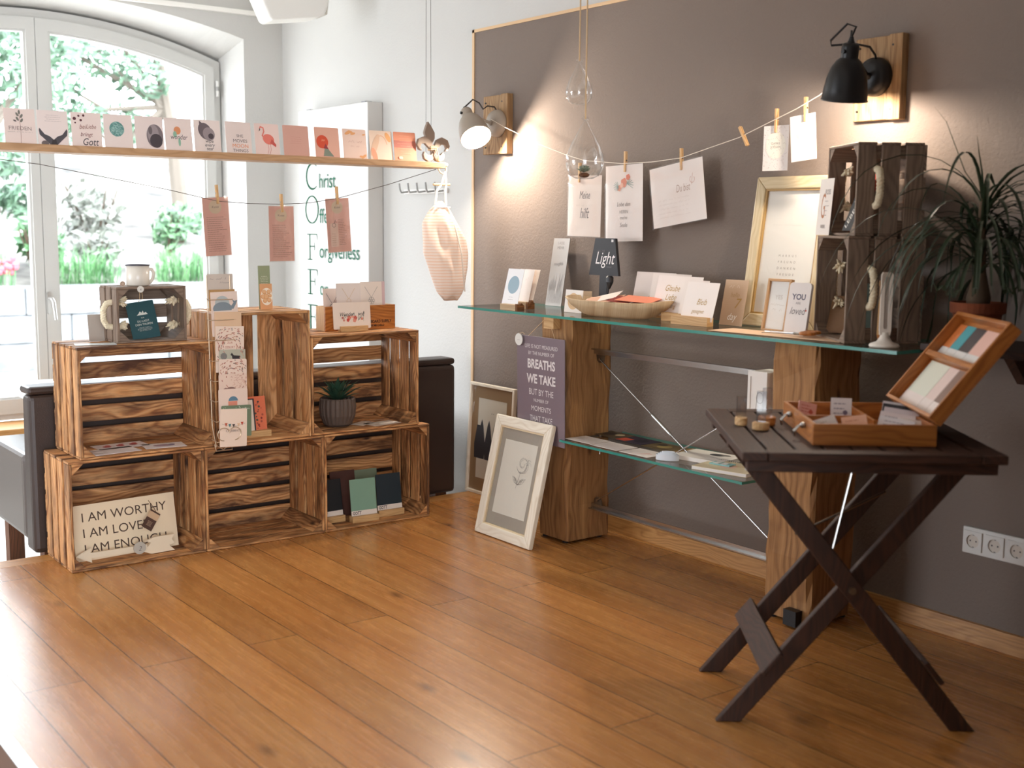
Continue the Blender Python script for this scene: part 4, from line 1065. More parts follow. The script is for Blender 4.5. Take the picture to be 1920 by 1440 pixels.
# agave in a ribbed pot
t = thing('potted_agave', 'small agave in a dark ribbed pot inside the upper right crate', 'potted plant', (2.365, 4.36, ZB+.0005))
mb = MB(); rib = lambda w, z: 1+.022*(1 if int(w/(2*pi)*44) % 2 else -1)*min(1, z*25)
mb.lathe([(0, 0), (.048, 0), (.06, .01), (.072, .045), (.075, .08), (.072, .112), (.068, .117), (.064, .112), (.062, .09), (0, .09)], col('#5b4b41', .65), 88, wob=rib); pot = mb.build('pot', t)
mb = MB(); mb.lathe([(0, .102), (.062, .1), (.063, .094)], col('#2a1f18', .95), 20); mb.build('soil', pot)
r = random.Random(31)
for k in range(34):
    a = k*2.4; el = 1.35-k/34*1.15; L = r.uniform(.085, .13)*(.8+.4*(k/34)); mb = MB()
    d = Vector((cos(a)*cos(el), sin(a)*cos(el), sin(el))); p = Vector((0, 0, .1))
    P = [p, p+d*L*.35+Vector((0, 0, .006)), p+d*L*.7+Vector((0, 0, .01)), p+d*L+Vector((0, 0, .006))]
    mb.blade(P, [.009, .0115, .008, .0008], M_LEAF, .45); mb.build('leaf', t)

# WORTHY board, arrow and tags in the bottom left crate
def a_worthy(b, w, h):
    T = col('#4a3527', .7)
    for i, s in enumerate(('I AM WORTHY', 'I AM LOVED', 'I AM ENOUGH')): b.text(s, -w/2+.032, h-.062-i*.058, .047, T, 'LEFT', 1.03)
card('lettered_board', 'pale board lettered I AM WORTHY leaning in the bottom left crate', 'sign', (1.476, 4.352, Z0+.0005), RAD(1), RAD(9), .388, .205, '#ead6b6', a_worthy, th=.008, roll=RAD(-1))
t = thing('arrow_ornament', 'whitewashed wooden arrow lying before the WORTHY board', 'ornament', (1.470, 4.305, Z0+.0006), 0, RAD(3))
M_ARW = col('#e6d5ba', .7)
mb = MB(); mb.box(-.165, .06, -.006, .006, .018, .038, M_ARW); mb.build('shaft', t)
mb = MB(); mb.prism([(-.2, .03), (-.145, .055), (-.15, .034), (-.145, .002)], -.0065, .0065, M_ARW); mb.build('arrowhead', t)
mb = MB(); mb.prism([(.045, .012), (.075, .042), (.055, .05), (.09, .062), (.165, .062), (.155, .045), (.165, .03), (.145, .022), (.165, .002), (.075, .0)], -.0055, .0065, M_ARW); mb.build('fletching', t)
round_tag('round_tag', 'round milky tag with a scribbled figure hanging on the arrow', (1.495, 4.283, Z0+.035), .023, lambda b, r: b.text('2', 0, -.01, .024, K2, shear=.3), tilt=RAD(3), c='#b9b1a4')
t = thing('hang_tag', 'brown square tag on a cord hanging over the WORTHY board', 'tag', (1.553, 4.3275, .128), 0, RAD(9)); t.rotation_euler = (RAD(-9), RAD(36), 0)
mb = MB(); mb.box(-.022, .022, -.0014, 0, -.03, .012, col('#4b3226', .7)); mb.art(-.0014); mb.lines(-.012, .012, 0, -.016, 5, col('#b79b80'), .0012, True); mb.build('tag_label', t)
mb = MB(); mb.box(-.022, .022, -.0013, 0, .0125, .036, col('#c9a987', .7)); mb.box(-.022, .022, -.0016, 0, .0365, .042, col('#4b3226', .7)); mb.build('tag_header', t)
mb = MB(); mb.tube([(0, -.001, .042), (-.012, -.001, .05), (-.048, -.001, .064)], .0011, col('#4b3226', .8), 5); mb.build('cord', t)

# colour-field notebooks in the bottom right crate
def a_gott(word):
    def f(b, w, h): b.rect(-w/2, 0, w/2, .034, col('#e6d9cd')); b.text(word, -w/2+.006, .018, .018, K_, 'LEFT', .8, bold=.0004)
    return f
for i, (x, y, c, lab, word) in enumerate(((2.322, 4.345, '#141518', 'black notebook lettered GOTT in a wooden holder, leftmost in the bottom crate', 'GOTT'), (2.450, 4.290, '#7ea18b', 'sage green notebook lettered GOTT in a wooden holder, middle of the bottom crate', 'GOTT'), (2.592, 4.320, '#1a2830', 'dark blue notebook lettered GOTT in a wooden holder, right in the bottom crate', 'GOTT'))):
    holder('card_holder', ['wooden holder under the black notebook', 'wooden holder under the sage green notebook', 'wooden holder under the dark blue notebook'][i], (x-.002, y, Z0+.0005), RAD([2, -3, -2][i]), .122, .032, .026)
    card('notebook', lab, 'notebook', (x, y+.0015, Z0+.012), RAD([2, -3, -2][i]), RAD(8), .118, .165, c, a_gott(word), 'notebooks in the bottom right crate', th=.0015)
for x, y, h, c, lab in ((2.430, 4.42, .19, '#4d2a20', 'brown notebook standing at the back of the bottom right crate'), (2.545, 4.43, .182, '#76826a', 'olive notebook standing at the back of the bottom right crate')):
    card('notebook', lab, 'notebook', (x, y, Z0+.0005), 0, RAD(9), .118, h, c, None, 'notebooks in the bottom right crate', th=.004)

# ================================================================ GLASS SHELF ON OAK POSTS
t = thing('glass_shelf_unit', 'long glass shelf unit on two old oak beam posts along the taupe wall', 'shelf unit', (0, 0, 0))
def beam(x0, x1, y0, y1, z0, z1, seed, m=M_BEAM):
    """rough hewn post: edges waver along its height"""
    r = random.Random(seed); q = MB(); q.r = r; k = 14; ids = []
    jit = [[r.uniform(-.005, .005) for _ in range(8)] for _ in range(k)]
    c = .012
    base = [(x0+c, y0), (x1-c, y0), (x1, y0+c), (x1, y1-c), (x1-c, y1), (x0+c, y1), (x0, y1-c), (x0, y0+c)]
    for i in range(k):
        z = z0+(z1-z0)*i/(k-1); ids.append([q.v((p[0]+jit[i][j], p[1]+jit[(i+3) % k][j], z)) for j, p in enumerate(base)])
    per = [0]
    for j in range(8): a, b = base[j], base[(j+1) % 8]; per.append(per[-1]+math.hypot(b[0]-a[0], b[1]-a[1]))
    for i in range(k-1):
        za, zb = z0+(z1-z0)*i/(k-1)+seed, z0+(z1-z0)*(i+1)/(k-1)+seed
        for j in range(8): q.face((ids[i][j], ids[i][(j+1) % 8], ids[i+1][(j+1) % 8], ids[i+1][j]), m, [(za, per[j]), (za, per[j+1]), (zb, per[j+1]), (zb, per[j])])
    q.face(ids[0][::-1], m); q.face(ids[-1], m); return q
beam(2.925, 3.145, 3.545, 3.725, .012, SH-.0105, 1).build('post', t)
beam(2.905, 3.115, 2.335, 2.52, .012, SH-.0105, 2).build('post', t)
for x, y in ((2.945, 3.575), (3.12, 3.575), (2.945, 3.70), (3.12, 3.70), (2.925, 2.36), (3.10, 2.36), (2.925, 2.49), (3.10, 2.49)):
    q = MB(); q.tube([(x, y, .0006), (x, y, .013)], .012, M_BLACK, 10); q.build('foot', t)
def glassboard(name, x0, x1, y0, y1, z1, th=.010):
    q = MB(); z0 = z1-th
    q.poly([(x0, y0, z1), (x1, y0, z1), (x1, y1, z1), (x0, y1, z1)], M_SHELF)
    q.poly([(x0, y1, z0), (x1, y1, z0), (x1, y0, z0), (x0, y0, z0)], M_SHELF)
    q.poly([(x0, y0, z0), (x0, y0, z1), (x0, y1, z1), (x0, y1, z0)], M_EDGE); q.poly([(x0, y0, z0), (x1, y0, z0), (x1, y0, z1), (x0, y0, z1)], M_EDGE)
    q.poly([(x0, y1, z0), (x0, y1, z1), (x1, y1, z1), (x1, y1, z0)], col('#5d6664', .2)); q.poly([(x1, y0, z0), (x1, y1, z0), (x1, y1, z1), (x1, y0, z1)], M_EDGE)
    o = q.build(name, t); o['label'] = 'clear glass board with a teal green edge'; return o
glassboard('glass_top', 2.83, 3.215, 2.01, 4.165, SH)
glassboard('glass_lower', 2.875, 3.20, 2.60, 3.535, SL, .009)
q = MB(); q.box(2.985, 3.06, 3.60, 3.70, SH-.045, SH-.0106, M_BOARD) if False else None
# steel rails and crossed tension rods between the posts
for nm, z in (('top_rail', .757), ('bottom_rail', .142)):
    q = MB(); q.box(3.05, 3.056, 2.521, 3.544, z-.011, z+.011, M_STEEL); q.box(3.035, 3.05, 2.521, 3.544, z-.011 if nm == 'bottom_rail' else z+.006, (z-.006) if nm == 'bottom_rail' else z+.011, M_STEEL); q.build(nm, t)
for y, z in ((3.50, .735), (2.565, .735), (3.50, .163), (2.565, .163)):
    q = MB(); s = -1 if z > .4 else 1
    q.prism([(y-.024, z-s*.01), (y+.024, z-s*.01), (y+.02, z+s*.012), (y+.01, z+s*.02), (y-.01, z+s*.02), (y-.02, z+s*.012)][::1 if s > 0 else -1], 3.0455, 3.0495, M_BRASS, 'x'); q.tube([(3.04, y, z+s*.008), (3.045, y, z+s*.008)], .006, M_STEEL, 8); q.build('rod_bracket', t)
for a, b, sg in (((3.043, 3.50, .727), (3.043, 2.565, .171), True), ((3.038, 3.50, .171), (3.038, 2.565, .727), False)):
    q = MB(); q.tube([a, b], .0028, M_STEEL, 8)
    A, B = Vector(a), Vector(b)
    if sg: q.tube([A.lerp(B, .31), A.lerp(B, .32), A.lerp(B, .42), A.lerp(B, .43)], [.004, .0065, .0065, .004], M_STEEL, 10)
    q.build('tension_rod', t)
for y in (2.66, 3.50):
    q = MB(); q.tube([(3.0525, y, SL-.0095), (3.0525, y, SL-.07)], .004, M_STEEL, 8); q.tube([(3.0525, y, SL+.0), (3.0525, y, SL+.005)], .006, M_STEEL, 10); q.build('shelf_pin', t)
for x, y in ((2.905-.0008, 2.36),):
    q = MB(); q.box(x-.03, x, y, y+.05, .005, .055, M_BLACKM); q.build('angle_foot', t)
q = MB(); q.box(2.89, 2.9235, 3.60, 3.66, SH-.06, SH-.0108, M_PINE) ; q.build('spacer_block', t)

# hanging metal sign on the left post
t = thing('metal_quote_sign', 'mauve metal sign with the BREATHS WE TAKE saying, hung on the left post', 'sign', (2.885, 3.663, .392), -pi/2, RAD(-1.0))
q = MB(); M_SIGN = col('#7b6a70', .45)
q.box(-.15, .15, -.0015, .0015, 0, .418, M_SIGN); plt = q.build('plate', t, bevel=.001)
q = MB(); q.art(-.0016); SW = col('#dcd3d0', .6)
for s, z, sz, bo, xs_ in (('LIFE IS NOT MEASURED', .371, .0215, 0, .92), ('BY THE NUMBER OF', .345, .0195, 0, .92), ('BREATHS', .293, .049, .0016, .86), ('WE TAKE', .234, .049, .0016, .86), ('BUT BY THE', .187, .035, 0, .82), ('NUMBER OF', .160, .018, 0, .95), ('MOMENTS', .124, .029, 0, .92), ('THAT TAKE', .083, .032, 0, .84), ('OUR BREATH', .059, .018, 0, .95), ('AWAY', .012, .046, .0016, .9)):
    q.text(s, .005, z, sz, SW, xs=xs_, bold=bo)
q.build('lettering', plt)
q = MB(); q.tube([(-.085, 0, .412), (.01, .028, .4975), (.09, 0, .412)], .0012, M_TWINE, 5); q.build('hanging_wire', t)
round_tag('round_tag', 'round white tag at the top left corner of the mauve sign', (2.866, 3.787, .792), .024, lambda b, r: b.scrawl(-.01, .01, -.004, .008, K2, .001), rz=-pi/2, cord=[(.004, -.001, .023), (.02, .004, .028), (.03, .006, .022)], c='#dcd8d0')

# picture frames
def picture_frame(name, label, loc, rz, tilt, w, h, fw_, d, m, inner, matw=None, mcol='#b9aca0', pic='#e9dfd2', art=None, glass=True, lip=None, roll=0, group=None):
    t = thing(name, label, 'picture frame', loc, rz, tilt, group)
    q = MB()
    for pts, g in (([(-w/2, 0), (w/2, 0), (w/2-fw_, fw_), (-w/2+fw_, fw_)], 0), ([(w/2, 0), (w/2, h), (w/2-fw_, h-fw_), (w/2-fw_, fw_)], 2), ([(w/2, h), (-w/2, h), (-w/2+fw_, h-fw_), (w/2-fw_, h-fw_)], 0), ([(-w/2, h), (-w/2, 0), (-w/2+fw_, fw_), (-w/2+fw_, h-fw_)], 2)):
        q.prism(pts, -d/2, d/2, m, 'y', g='v' if g == 2 else None)
    frm = q.build('frame', t, bevel=min(.004, fw_*.15))
    if lip:
        q = MB(); o1 = fw_-.001; i1 = fw_+.006
        ring(q, [(-w/2+o1, o1), (w/2-o1, o1), (w/2-o1, h-o1), (-w/2+o1, h-o1)], [(-w/2+i1, i1), (w/2-i1, i1), (w/2-i1, h-i1), (-w/2+i1, h-i1)], -d*.28, d*.3, lip); q.build('inner_lip', frm)
    q = MB(); q.box(-w/2+fw_*.6, w/2-fw_*.6, d*.1, d*.4, fw_*.6, h-fw_*.6, col(mcol, .8)); q.art(d*.1)
    if matw is not None:
        iw = w/2-fw_-matw[0]; q.rect(-iw, fw_+matw[1], iw, h-fw_-matw[2], col(pic, .8))
    if art: art(q, w, h)
    q.build('print', t)
    if glass:
        q = MB(); q.poly([(-w/2+fw_, -d*.1, fw_), (w/2-fw_, -d*.1, fw_), (w/2-fw_, -d*.1, h-fw_), (-w/2+fw_, -d*.1, h-fw_)], M_PANE); q.build('glazing', t)
    return t
def a_rose(b, w, h):
    c = col('#7a706a'); cx, cz = .035, h*.64
    r = random.Random(12)
    for q, k in ((.012, 2), (.02, 3), (.03, 4)):
        for i in range(k+1):
            a = r.uniform(0, 6.28); b.arc(cx+q*.3*cos(a), cz+q*.3*sin(a), q, a, a+2.6, .0009, c)
    for i in range(6): a = r.uniform(-.3, 1.3); b.arc(cx+.03+.01*cos(i), cz+.012*sin(i*2), .01, a, a+2.4, .0008, c)
    b.stroke([(cx-.005, cz-.03), (cx-.014, cz-.07), (cx-.02, cz-.1)], [.0012, .0018, .001], c)
    for s, dz, L in ((-1, -.075, .04), (1, -.07, .045), (-1, -.06, .03), (1, -.09, .03)):
        x0, z0 = cx-.012, cz-.085
        b.stroke([(x0, z0), (x0+s*L*.5, z0+.022+dz*0), (x0+s*L, z0+.03)], [.0008, .0014, .0006], c); b.stroke([(x0, z0), (x0+s*L*.6, z0+.008), (x0+s*L, z0+.03)], .0008, c); b.scrawl(x0+min(s*L*.2, s*L*.8), x0+max(s*L*.2, s*L*.8), z0+.014, .01, c, .0006, .004)
picture_frame('picture_frame', 'whitewashed frame with a pencil rose leaning on the floor before the left post', (2.760, 3.742, .0008), -pi/2, RAD(13.2), .365, .487, .042, .022, M_FRAMEW, None, (.035, .055, .05), '#a69a8d', '#e0d6c8', a_rose, lip=col('#dcc7a4', .5))
def a_trees(b, w, h):
    for i, (u, hh) in enumerate(((-.075, .18), (-.02, .2), (.03, .18), (-.10, .12))):
        b.apoly([(u-.026, h*.32), (u+.026, h*.32), (u+.03, h*.45), (u+.012, h*.62), (u, h*.62+.03*(i != 3)), (u-.012, h*.62), (u-.03, h*.45)], K_)
    b.rect(-.004, h-.135, .0, h-.131, K2); b.rect(.01, h-.134, .014, h-.131, K2)
picture_frame('picture_frame', 'pale wooden frame with dark fir trees leaning on the wall behind the rose frame', (3.162, 4.405, .0008), -pi/2, RAD(3.2), .345, .515, .014, .02, M_FRAMEW, None, (.05, .06, .055), '#a07d58', '#e2d6c4', a_trees)
# gilt frame on the shelf
def a_letters(b, w, h):
    c = col('#a79a90')
    b.lines(-.08, .08, h*.68, h*.68, 1, col('#d8cec6'), .001)
    for i, s in enumerate(('MARKUS', 'FREUNDE', 'DANKEN', 'FREUDE', 'LIEBEN', 'HOFFEN')):
        b.text('  '.join(s[:6]), .0, h*.47-i*.021, .011, c, xs=1.05)
picture_frame('picture_frame', 'large pale gilt frame with rows of small letters leaning on the wall, on the glass', (3.135, 2.70, SH+.0008), -pi/2, RAD(8), .33, .51, .042, .024, M_GOLD, None, None, '#e6ddd4', '#efe8e0', a_letters, lip=col('#b08d55', .4))
picture_frame('picture_frame', 'small thin wooden frame with a script print on the glass before the gilt frame', (3.005, 2.605, SH+.0008), -pi/2, RAD(10), .098, .172, .008, .016, col('#b98f62', .5), None, None, '#ece6e2', '#efe8e0', lambda b, w, h: (b.text('YES', 0, h*.62, .02, col('#cfc2b8')), b.scrawl(-.03, .03, h*.5, .01, col('#c9bcb2'), .001), b.scrawl(-.02, .02, h*.4, .01, col('#c9bcb2'), .001)))
def a_you(b, w, h):
    b.text('YOU', .0, h*.68, .025, col('#5c5566'), bold=.0006); b.text('ARE', 0, h*.59, .011, col('#8a7f80')); b.text('loved', 0, h*.40, .032, col('#7d7472'), shear=.3, xs=.85); b.disc(.034, h*.48, .003, col('#c2573f'), 8)
card('lettered_board', 'white rounded wooden board lettered YOU ARE loved on the glass by the lower grey crate', 'sign', (2.955, 2.475, SH+.0008), -pi/2, RAD(9), .086, .166, '#e6ddd8', a_you, th=.01, rnd=.012)

# ---- cards and holders on the upper glass, left to right
def shelfcard(name, label, x, y, z, w, h, c, fn, tilt=10, rz=-90, group='cards in wooden holders on the glass shelf', **k):
    return card(name, label, 'card', (x, y, z), RAD(rz), RAD(tilt), w, h, c, fn, group, **k)
holder('card_holder', 'bark-edged wooden holder at the left end of the glass, nearest the edge', (2.862, 3.835, SH+.0006), -pi/2, .10, .035, .024, M_TRAY, True)
holder('card_holder', 'bark-edged wooden holder at the left end of the glass, behind the blue disc card', (2.96, 3.89, SH+.0006), -pi/2, .09, .035, .028, M_TRAY, True)
def a_blue(b, w, h): b.disc(.002, h*.58, .036, col('#8ea6b2'), 30); b.lines(-.02, .02, .04, .03, 2, K2, .0008, True)
shelfcard('greeting_card', 'white card with a grey-blue disc at the left end of the glass', 2.864, 3.852, SH+.012, .105, .155, '#eceae9', a_blue, 14)
shelfcard('greeting_card', 'white card with pale script right behind the blue disc card', 2.962, 3.905, SH+.014, .095, .148, '#f0e6df', lambda b, w, h: b.scrawl(-.03, .03, h*.7, .012, col('#d9c8ba'), .001), 14)
shelfcard('greeting_card', 'cream card leaning rearmost behind the blue disc card', 2.967, 3.885, SH+.014, .095, .15, '#f3e2d2', lambda b, w, h: b.scrawl(-.03, .03, h*.8, .01, col('#d9b89a'), .001), 17)
def a_plaque(b, w, h):
    T = col('#7d7876', .5)
    b.text('LASSE', 0, h*.91, .017, T); b.text('MEHR', 0, h*.84, .017, T); b.text('moeglich', 0, h*.6, .021, T, shear=.25, xs=.8, rot=.06)
    r = random.Random(5)
    for i in range(12): u = -.042+i*.0075; q = r.uniform(.05, .13)*(1 if i < 7 else 1.1); b.stroke([(u, .012), (u+.001, q)], .0013, T); b.stroke([(u-.003, q*.6), (u+.001, q), (u+.005, q*.6)], .0011, T)
shelfcard('metal_plaque', 'tall narrow grey metal plaque with scratched reeds leaning on the wall', 3.165, 3.945, SH+.0008, .105, .285, col('#a5a09b', .4, .55), a_plaque, 9, group=None, th=.003)
# lamp-shaped board
t = thing('lamp_shaped_sign', 'black lamp-shaped wooden sign lettered Light with a real cord and plug', 'sign', (3.06, 3.508, SH+.0008), -pi/2, RAD(2))
M_BK = col('#211f22', .5)
q = MB(); q.prism([(-.086, .146), (.086, .146), (.058, .288), (-.056, .288)], -.006, .006, M_BK); q.art(-.006)
q.text('YOU ARE', -.018, .236, .010, col('#6d6668')); q.text('Light', .002, .19, .068, col('#e9e2df'), shear=.32, xs=.82); q.text('TODAY', .03, .176, .010, col('#6d6668')); q.rect(.038, .274, .05, .284, col('#d9d6d3')); q.build('shade_board', t, bevel=.001)
q = MB(); q.prism([(-.022, 0), (.022, 0), (.022, .146), (-.022, .146)], -.0055, .0055, M_BK); q.build('stem_board', t)
q = MB(); q.prism([(-.05, 0), (.05, 0), (.05, .01), (-.05, .01)], -.02, -.006, M_BK); q.build('foot_board', t)
q = MB(); q.tube([(.045, -.012, .146), (.045, -.012, .14), (.045, -.012, .122), (.043, -.012, .105), (.041, -.012, .098)], [.009, .0145, .0145, .008, .006], M_BLACK, 12); q.build('plug', t)
q = MB(); q.tube([(.041, -.012, .1), (.036, -.012, .075), (.03, -.012, .04), (.034, -.01, .006)], .0035, M_BLACK, 7); q.build('cord', t)
def a_wood(b, w, h): b.disc(-.002, h*.5, .032, col('#dcb98e'), 26, 1.05); b.arc(-.002, h*.5, .022, 0, 6.3, .001, col('#c79f72'), 1.05); b.disc(-.022, h*.56, .012, col('#a8713c'), 12, .5, rot=-.5)
shelfcard('small_card', 'square white card with a wooden disc standing on the glass left of the bowl', 2.985, 3.60, SH+.0008, .105, .088, '#efe8e0', a_wood, 6, group=None)
card('small_card', 'folded back of the square white card, seen behind its right edge', 'card', (3.02, 3.575, SH+.0008), RAD(-60), RAD(-4), .07, .084, '#dfc7a8', None)
# dough bowl
t = thing('dough_bowl', 'long rustic wooden dough bowl on the glass, filled with cards', 'bowl', (2.985, 3.335, SH+.0008), RAD(-82))
q = MB(); n, rows = 36, []
def sup(a, A, Bq, e=.62): return (A*math.copysign(abs(cos(a))**e, cos(a)), Bq*math.copysign(abs(sin(a))**e, sin(a)))
for (A, B_, z, dz) in ((.0, .0, .0, 0), (.13, .038, .0, 0), (.16, .052, .008, 0), (.215, .072, .035, .006), (.24, .082, .058, .012), (.232, .074, .06, .012), (.2, .058, .032, .005), (.14, .036, .012, 0), (.0, .0, .010, 0)):
    rows.append([q.v((*sup(2*pi*j/n, A, B_), z+dz*abs(cos(2*pi*j/n))**3)) for j in range(n)])
for i in range(len(rows)-1):
    for j in range(n): k = (j+1) % n; q.face((rows[i][j], rows[i][k], rows[i+1][k], rows[i+1][j]), M_TRAY)
q.build('bowl_body', t, smooth=True)
for i, (u, v, z, rz, tx, ty, c, lab) in enumerate(((-.09, .005, .052, 20, 12, -14, '#eadbd0', 'white card highest at the left in the dough bowl'), (-.07, -.01, .049, 12, 12, -6, '#d9a98c', 'peach card under the white one in the dough bowl'), (.03, .0, .05, -8, 10, -2, '#f0e6df', 'pale card across the middle of the dough bowl'), (.07, -.015, .052, 14, 8, 4, '#8f3226', 'dark red card in the dough bowl'), (.10, -.005, .058, 8, 8, 2, '#ee8f6e', 'coral envelope on top at the right of the dough bowl'), (.12, .01, .049, -14, 6, 4, '#eee4da', 'cream card at the right rim of the dough bowl'))):
    q = MB(); q.box(-.075, .075, -.05, .05, 0, .001, col(c, .7)); o = q.build('greeting_card')
    ca, sa = cos(RAD(-82)), sin(RAD(-82))
    o.location = (2.985+ca*u-sa*v, 3.335+sa*u+ca*v, SH+z+.014); o.rotation_euler = (RAD(tx), RAD(ty), RAD(rz-82)); tag(o, lab, 'card', 'cards heaped in the dough bowl')
# fan of gold-lettered cards
def a_gold(L, off=0):
    def f(b, w, h):
        for i, (s, u, z, sz) in enumerate(L): b.text(s, u, z*h, sz, KG, shear=.3, xs=.8)
    return f
for i, (x, y, lab) in enumerate(((3.105, 3.215, 'wooden holder under the leftmost gold-lettered card'), (3.03, 3.07, 'wooden holder under the Glaube card'), (2.965, 2.935, 'wooden holder nearest the edge under the front gold-lettered card'))):
    holder('card_holder', lab, (x, y, SH+.0006), -pi/2+RAD([0, -2, 3][i]), .14 if i == 1 else .165, .032, .03)
for x, y, w, h, c, fn, lab, tl in ((3.11, 3.30, .21, .152, '#d8cbc4', a_gold((('f', -.02, .25, .05),)), 'leftmost gold-lettered card, half hidden in the fan on the glass', 12), (3.10, 3.205, .20, .15, '#e2d6ce', a_gold((('Y', -.05, .55, .035), ('T', -.03, .5, .03))), 'second card of the fan, wide and pale with a gold letter', 12),
      (3.036, 3.10, .225, .148, '#e8dcd4', a_gold((('Glaube', -.03, .62, .033), ('Liebe', -.03, .4, .032), ('Hoffnung', -.035, .2, .024))), 'wide card lettered Glaube Liebe Hoffnung in gold on the glass', 14), (3.018, 3.0, .12, .138, '#e6dad2', a_gold((('Herzlich', -.01, .55, .022),)), 'white card lettered Herzlich in gold, right of the Glaube card', 15),
      (2.968, 2.920, .15, .136, '#eadfd8', a_gold((('Bleib', .01, .42, .03), ('gesegnet', 0, .2, .02))), 'front gold-lettered card of the fan, nearest the edge', 16)):
    shelfcard('greeting_card', lab, x, y, SH+.016, w, h, c, fn, tl, group='gold-lettered cards fanned on the glass')
def a_kraft(b, w, h): b.scrawl(-.03, .02, h*.82, .012, col('#e9ddd0'), .001); b.text('hello', .0, h*.62, .024, col('#a98a5c'), shear=.3, xs=.85); b.text('7', .015, h*.38, .05, KG, shear=.25); b.text('day', 0, h*.12, .035, col('#f7f4ef'), shear=.3, xs=.85)
shelfcard('greeting_card', 'kraft brown card with white and gold script right of the fan', 3.07, 2.855, SH+.0008, .105, .158, '#c0a286', a_kraft, 11, group=None)
flat('kraft_paper', 'sheet of pale kraft paper lying on the glass before the small frame', 'paper', (2.93, 2.50, SH+.002), RAD(-86), .5, .13, '#d9b797', None)
t = thing('scissors', 'scissors with wooden handles lying on the kraft paper', 'scissors', (2.92, 2.45, SH+.0115), RAD(-70))
for s in (-1, 1):
    q = MB(); q.prism([(-.10, s*.012), (0, s*.002-.004), (0, s*.002+.004)], -.001+s*.0012, .001+s*.0012, M_STEEL, 'z'); q.tube([(0, s*.002, s*.001), (.03, -s*.012, 0)], .004, M_STEEL, 6); q.build('blade', t)
    q = MB(); q.tube([(.052+.022*cos(a*pi/8), -s*.022+.016*sin(a*pi/8), .004) for a in range(17)], .0055, M_CASE, 8); q.build('handle', t)
# two stained crates stacked on the right end of the glass, mouths to the left
RZC = RAD(-128.5)      # local x runs along the mouth, local y along the depth
vx, vy = cos(RZC+pi), sin(RZC+pi)
nearc = Vector((2.872, 2.222)); vd = Vector((.53, .848)); ud = Vector((.848, -.53))
def crate_at(label, corner, z, W, H, D, seed, **k):
    """mouth faces -u (left), depth along u, length along v away from us; the handled end panel faces us"""
    rz = RAD(58-180)           # local +x = towards us (-v), local +y = along u
    o = corner+vd*W
    return grey_crate(label, (o.x, o.y, z), rz, W, H, D, seed, **k)
crate_at('lower grey stained crate on the right end of the glass, carrying another crate', nearc, SH+.0008, .27, .312, .232, 31, hz=.52, hy=.3, hl=.11)
crate_at('upper grey stained crate in the stack under the black wall lamp', nearc+ud*.02+vd*.008, SH+.0008+.3125, .25, .268, .205, 32, hz=.52, hy=.28, hl=.105)
ZC = SH+.0008+.3125
def on_crate(u, v): p = nearc+ud*u+vd*v; return p.x, p.y
x, y = on_crate(.002, .235)
def a_G(b, w, h): b.text('G', -.012, h*.3, .11, col('#a8622f'), xs=.4); b.text('ROSS', .014, h*.72, .022, K2, rot=0, xs=.8); b.lines(.0, .03, h*.6, h*.35, 4, K2, .0015); b.text('WERK', 0, h*.12, .016, K2, xs=.8)
card('greeting_card', 'white card with a large narrow letter G leaning at the upper crate mouth', 'card', (x, y, ZC+.0006), RAD(-118), RAD(4), .10, .172, '#e9e0d8', a_G)
for uu, vv, c, h, tl, lab, nm in ((.018, .085, '#b03a22', .175, 20, 'red book leaning inside the upper grey crate', 'book'), (-.006, .058, '#22262b', .15, 20, 'dark magazine with white lettering inside the upper grey crate', 'magazine')):
    x, y = on_crate(uu+.03, vv+.02)
    card(nm, lab, nm, (x, y, ZC+.0145), RAD(-122), RAD(tl), .085, h, c, (lambda b, w, h: (b.text('LEBEN', 0, h*.3, .03, col('#e6e2da'), rot=1.2), b.lines(-.03, .03, h*.8, h*.6, 4, col('#cfcac2'), .001))) if nm == 'magazine' else None, 'print in the upper grey crate', th=.012 if nm == 'book' else .004)
x, y = on_crate(.1, .12)
card('greeting_card', 'slim green card standing in the lower grey crate', 'card', (x, y, SH+.014), RAD(-70), RAD(14), .1, .16, '#3a4438', None)
x, y = on_crate(.06, .20)
card('greeting_card', 'brown kraft card lying against the inside of the lower grey crate', 'card', (x, y, SH+.014), RAD(-80), RAD(20), .1, .12, '#7d5a3a', None)
# white thermometer stand and big pencil
x, y = on_crate(.10, -.062)
M_STAND = col('#eadfd2', .45)
t = thing('thermometer_stand', 'white slim upright stand with a slot and round foot before the grey crates', 'stand', (2.895, 2.10, SH+.0008), RAD(-45))
q = MB(); q.lathe([(0, 0), (.041, 0), (.043, .004), (.04, .009), (.022, .016), (.014, .028), (.011, .042), (0, .042)], M_STAND, 28); q.build('foot', t, smooth=True)
q = MB(); ring(q, [(-.014, .034), (.014, .034), (.016, .05), (.016, .205), (.012, .212), (-.012, .212), (-.016, .205), (-.016, .05)], [(-.004, .052), (.004, .052), (.006, .058), (.006, .195), (.004, .2), (-.004, .2), (-.006, .195), (-.006, .058)], -.008, .008, M_STAND); q.build('body', t, bevel=.002)
q = MB(); q.box(-.0065, .0065, -.002, .002, .052, .2, col('#b5aca4', .4)); q.build('slot_window', t)
t = thing('giant_pencil', 'oversized wooden pencil standing point down beside the white stand', 'pencil', (2.925, 2.140, SH+.0008), RAD(-40), 0); t.rotation_euler = (RAD(-4), RAD(2), RAD(-40))
q = MB(); q.tube([(0, 0, .03), (0, 0, .17)], .0085, M_PINE, 6); q.build('shaft', t)
q = MB(); q.tube([(0, 0, .0305), (0, 0, .001)], [.0085, .0012], M_CASE, 6); q.build('point', t)
q = MB(); q.tube([(0, 0, .1705), (0, 0, .186)], .0105, M_PINE, 10); q.build('cap', t)

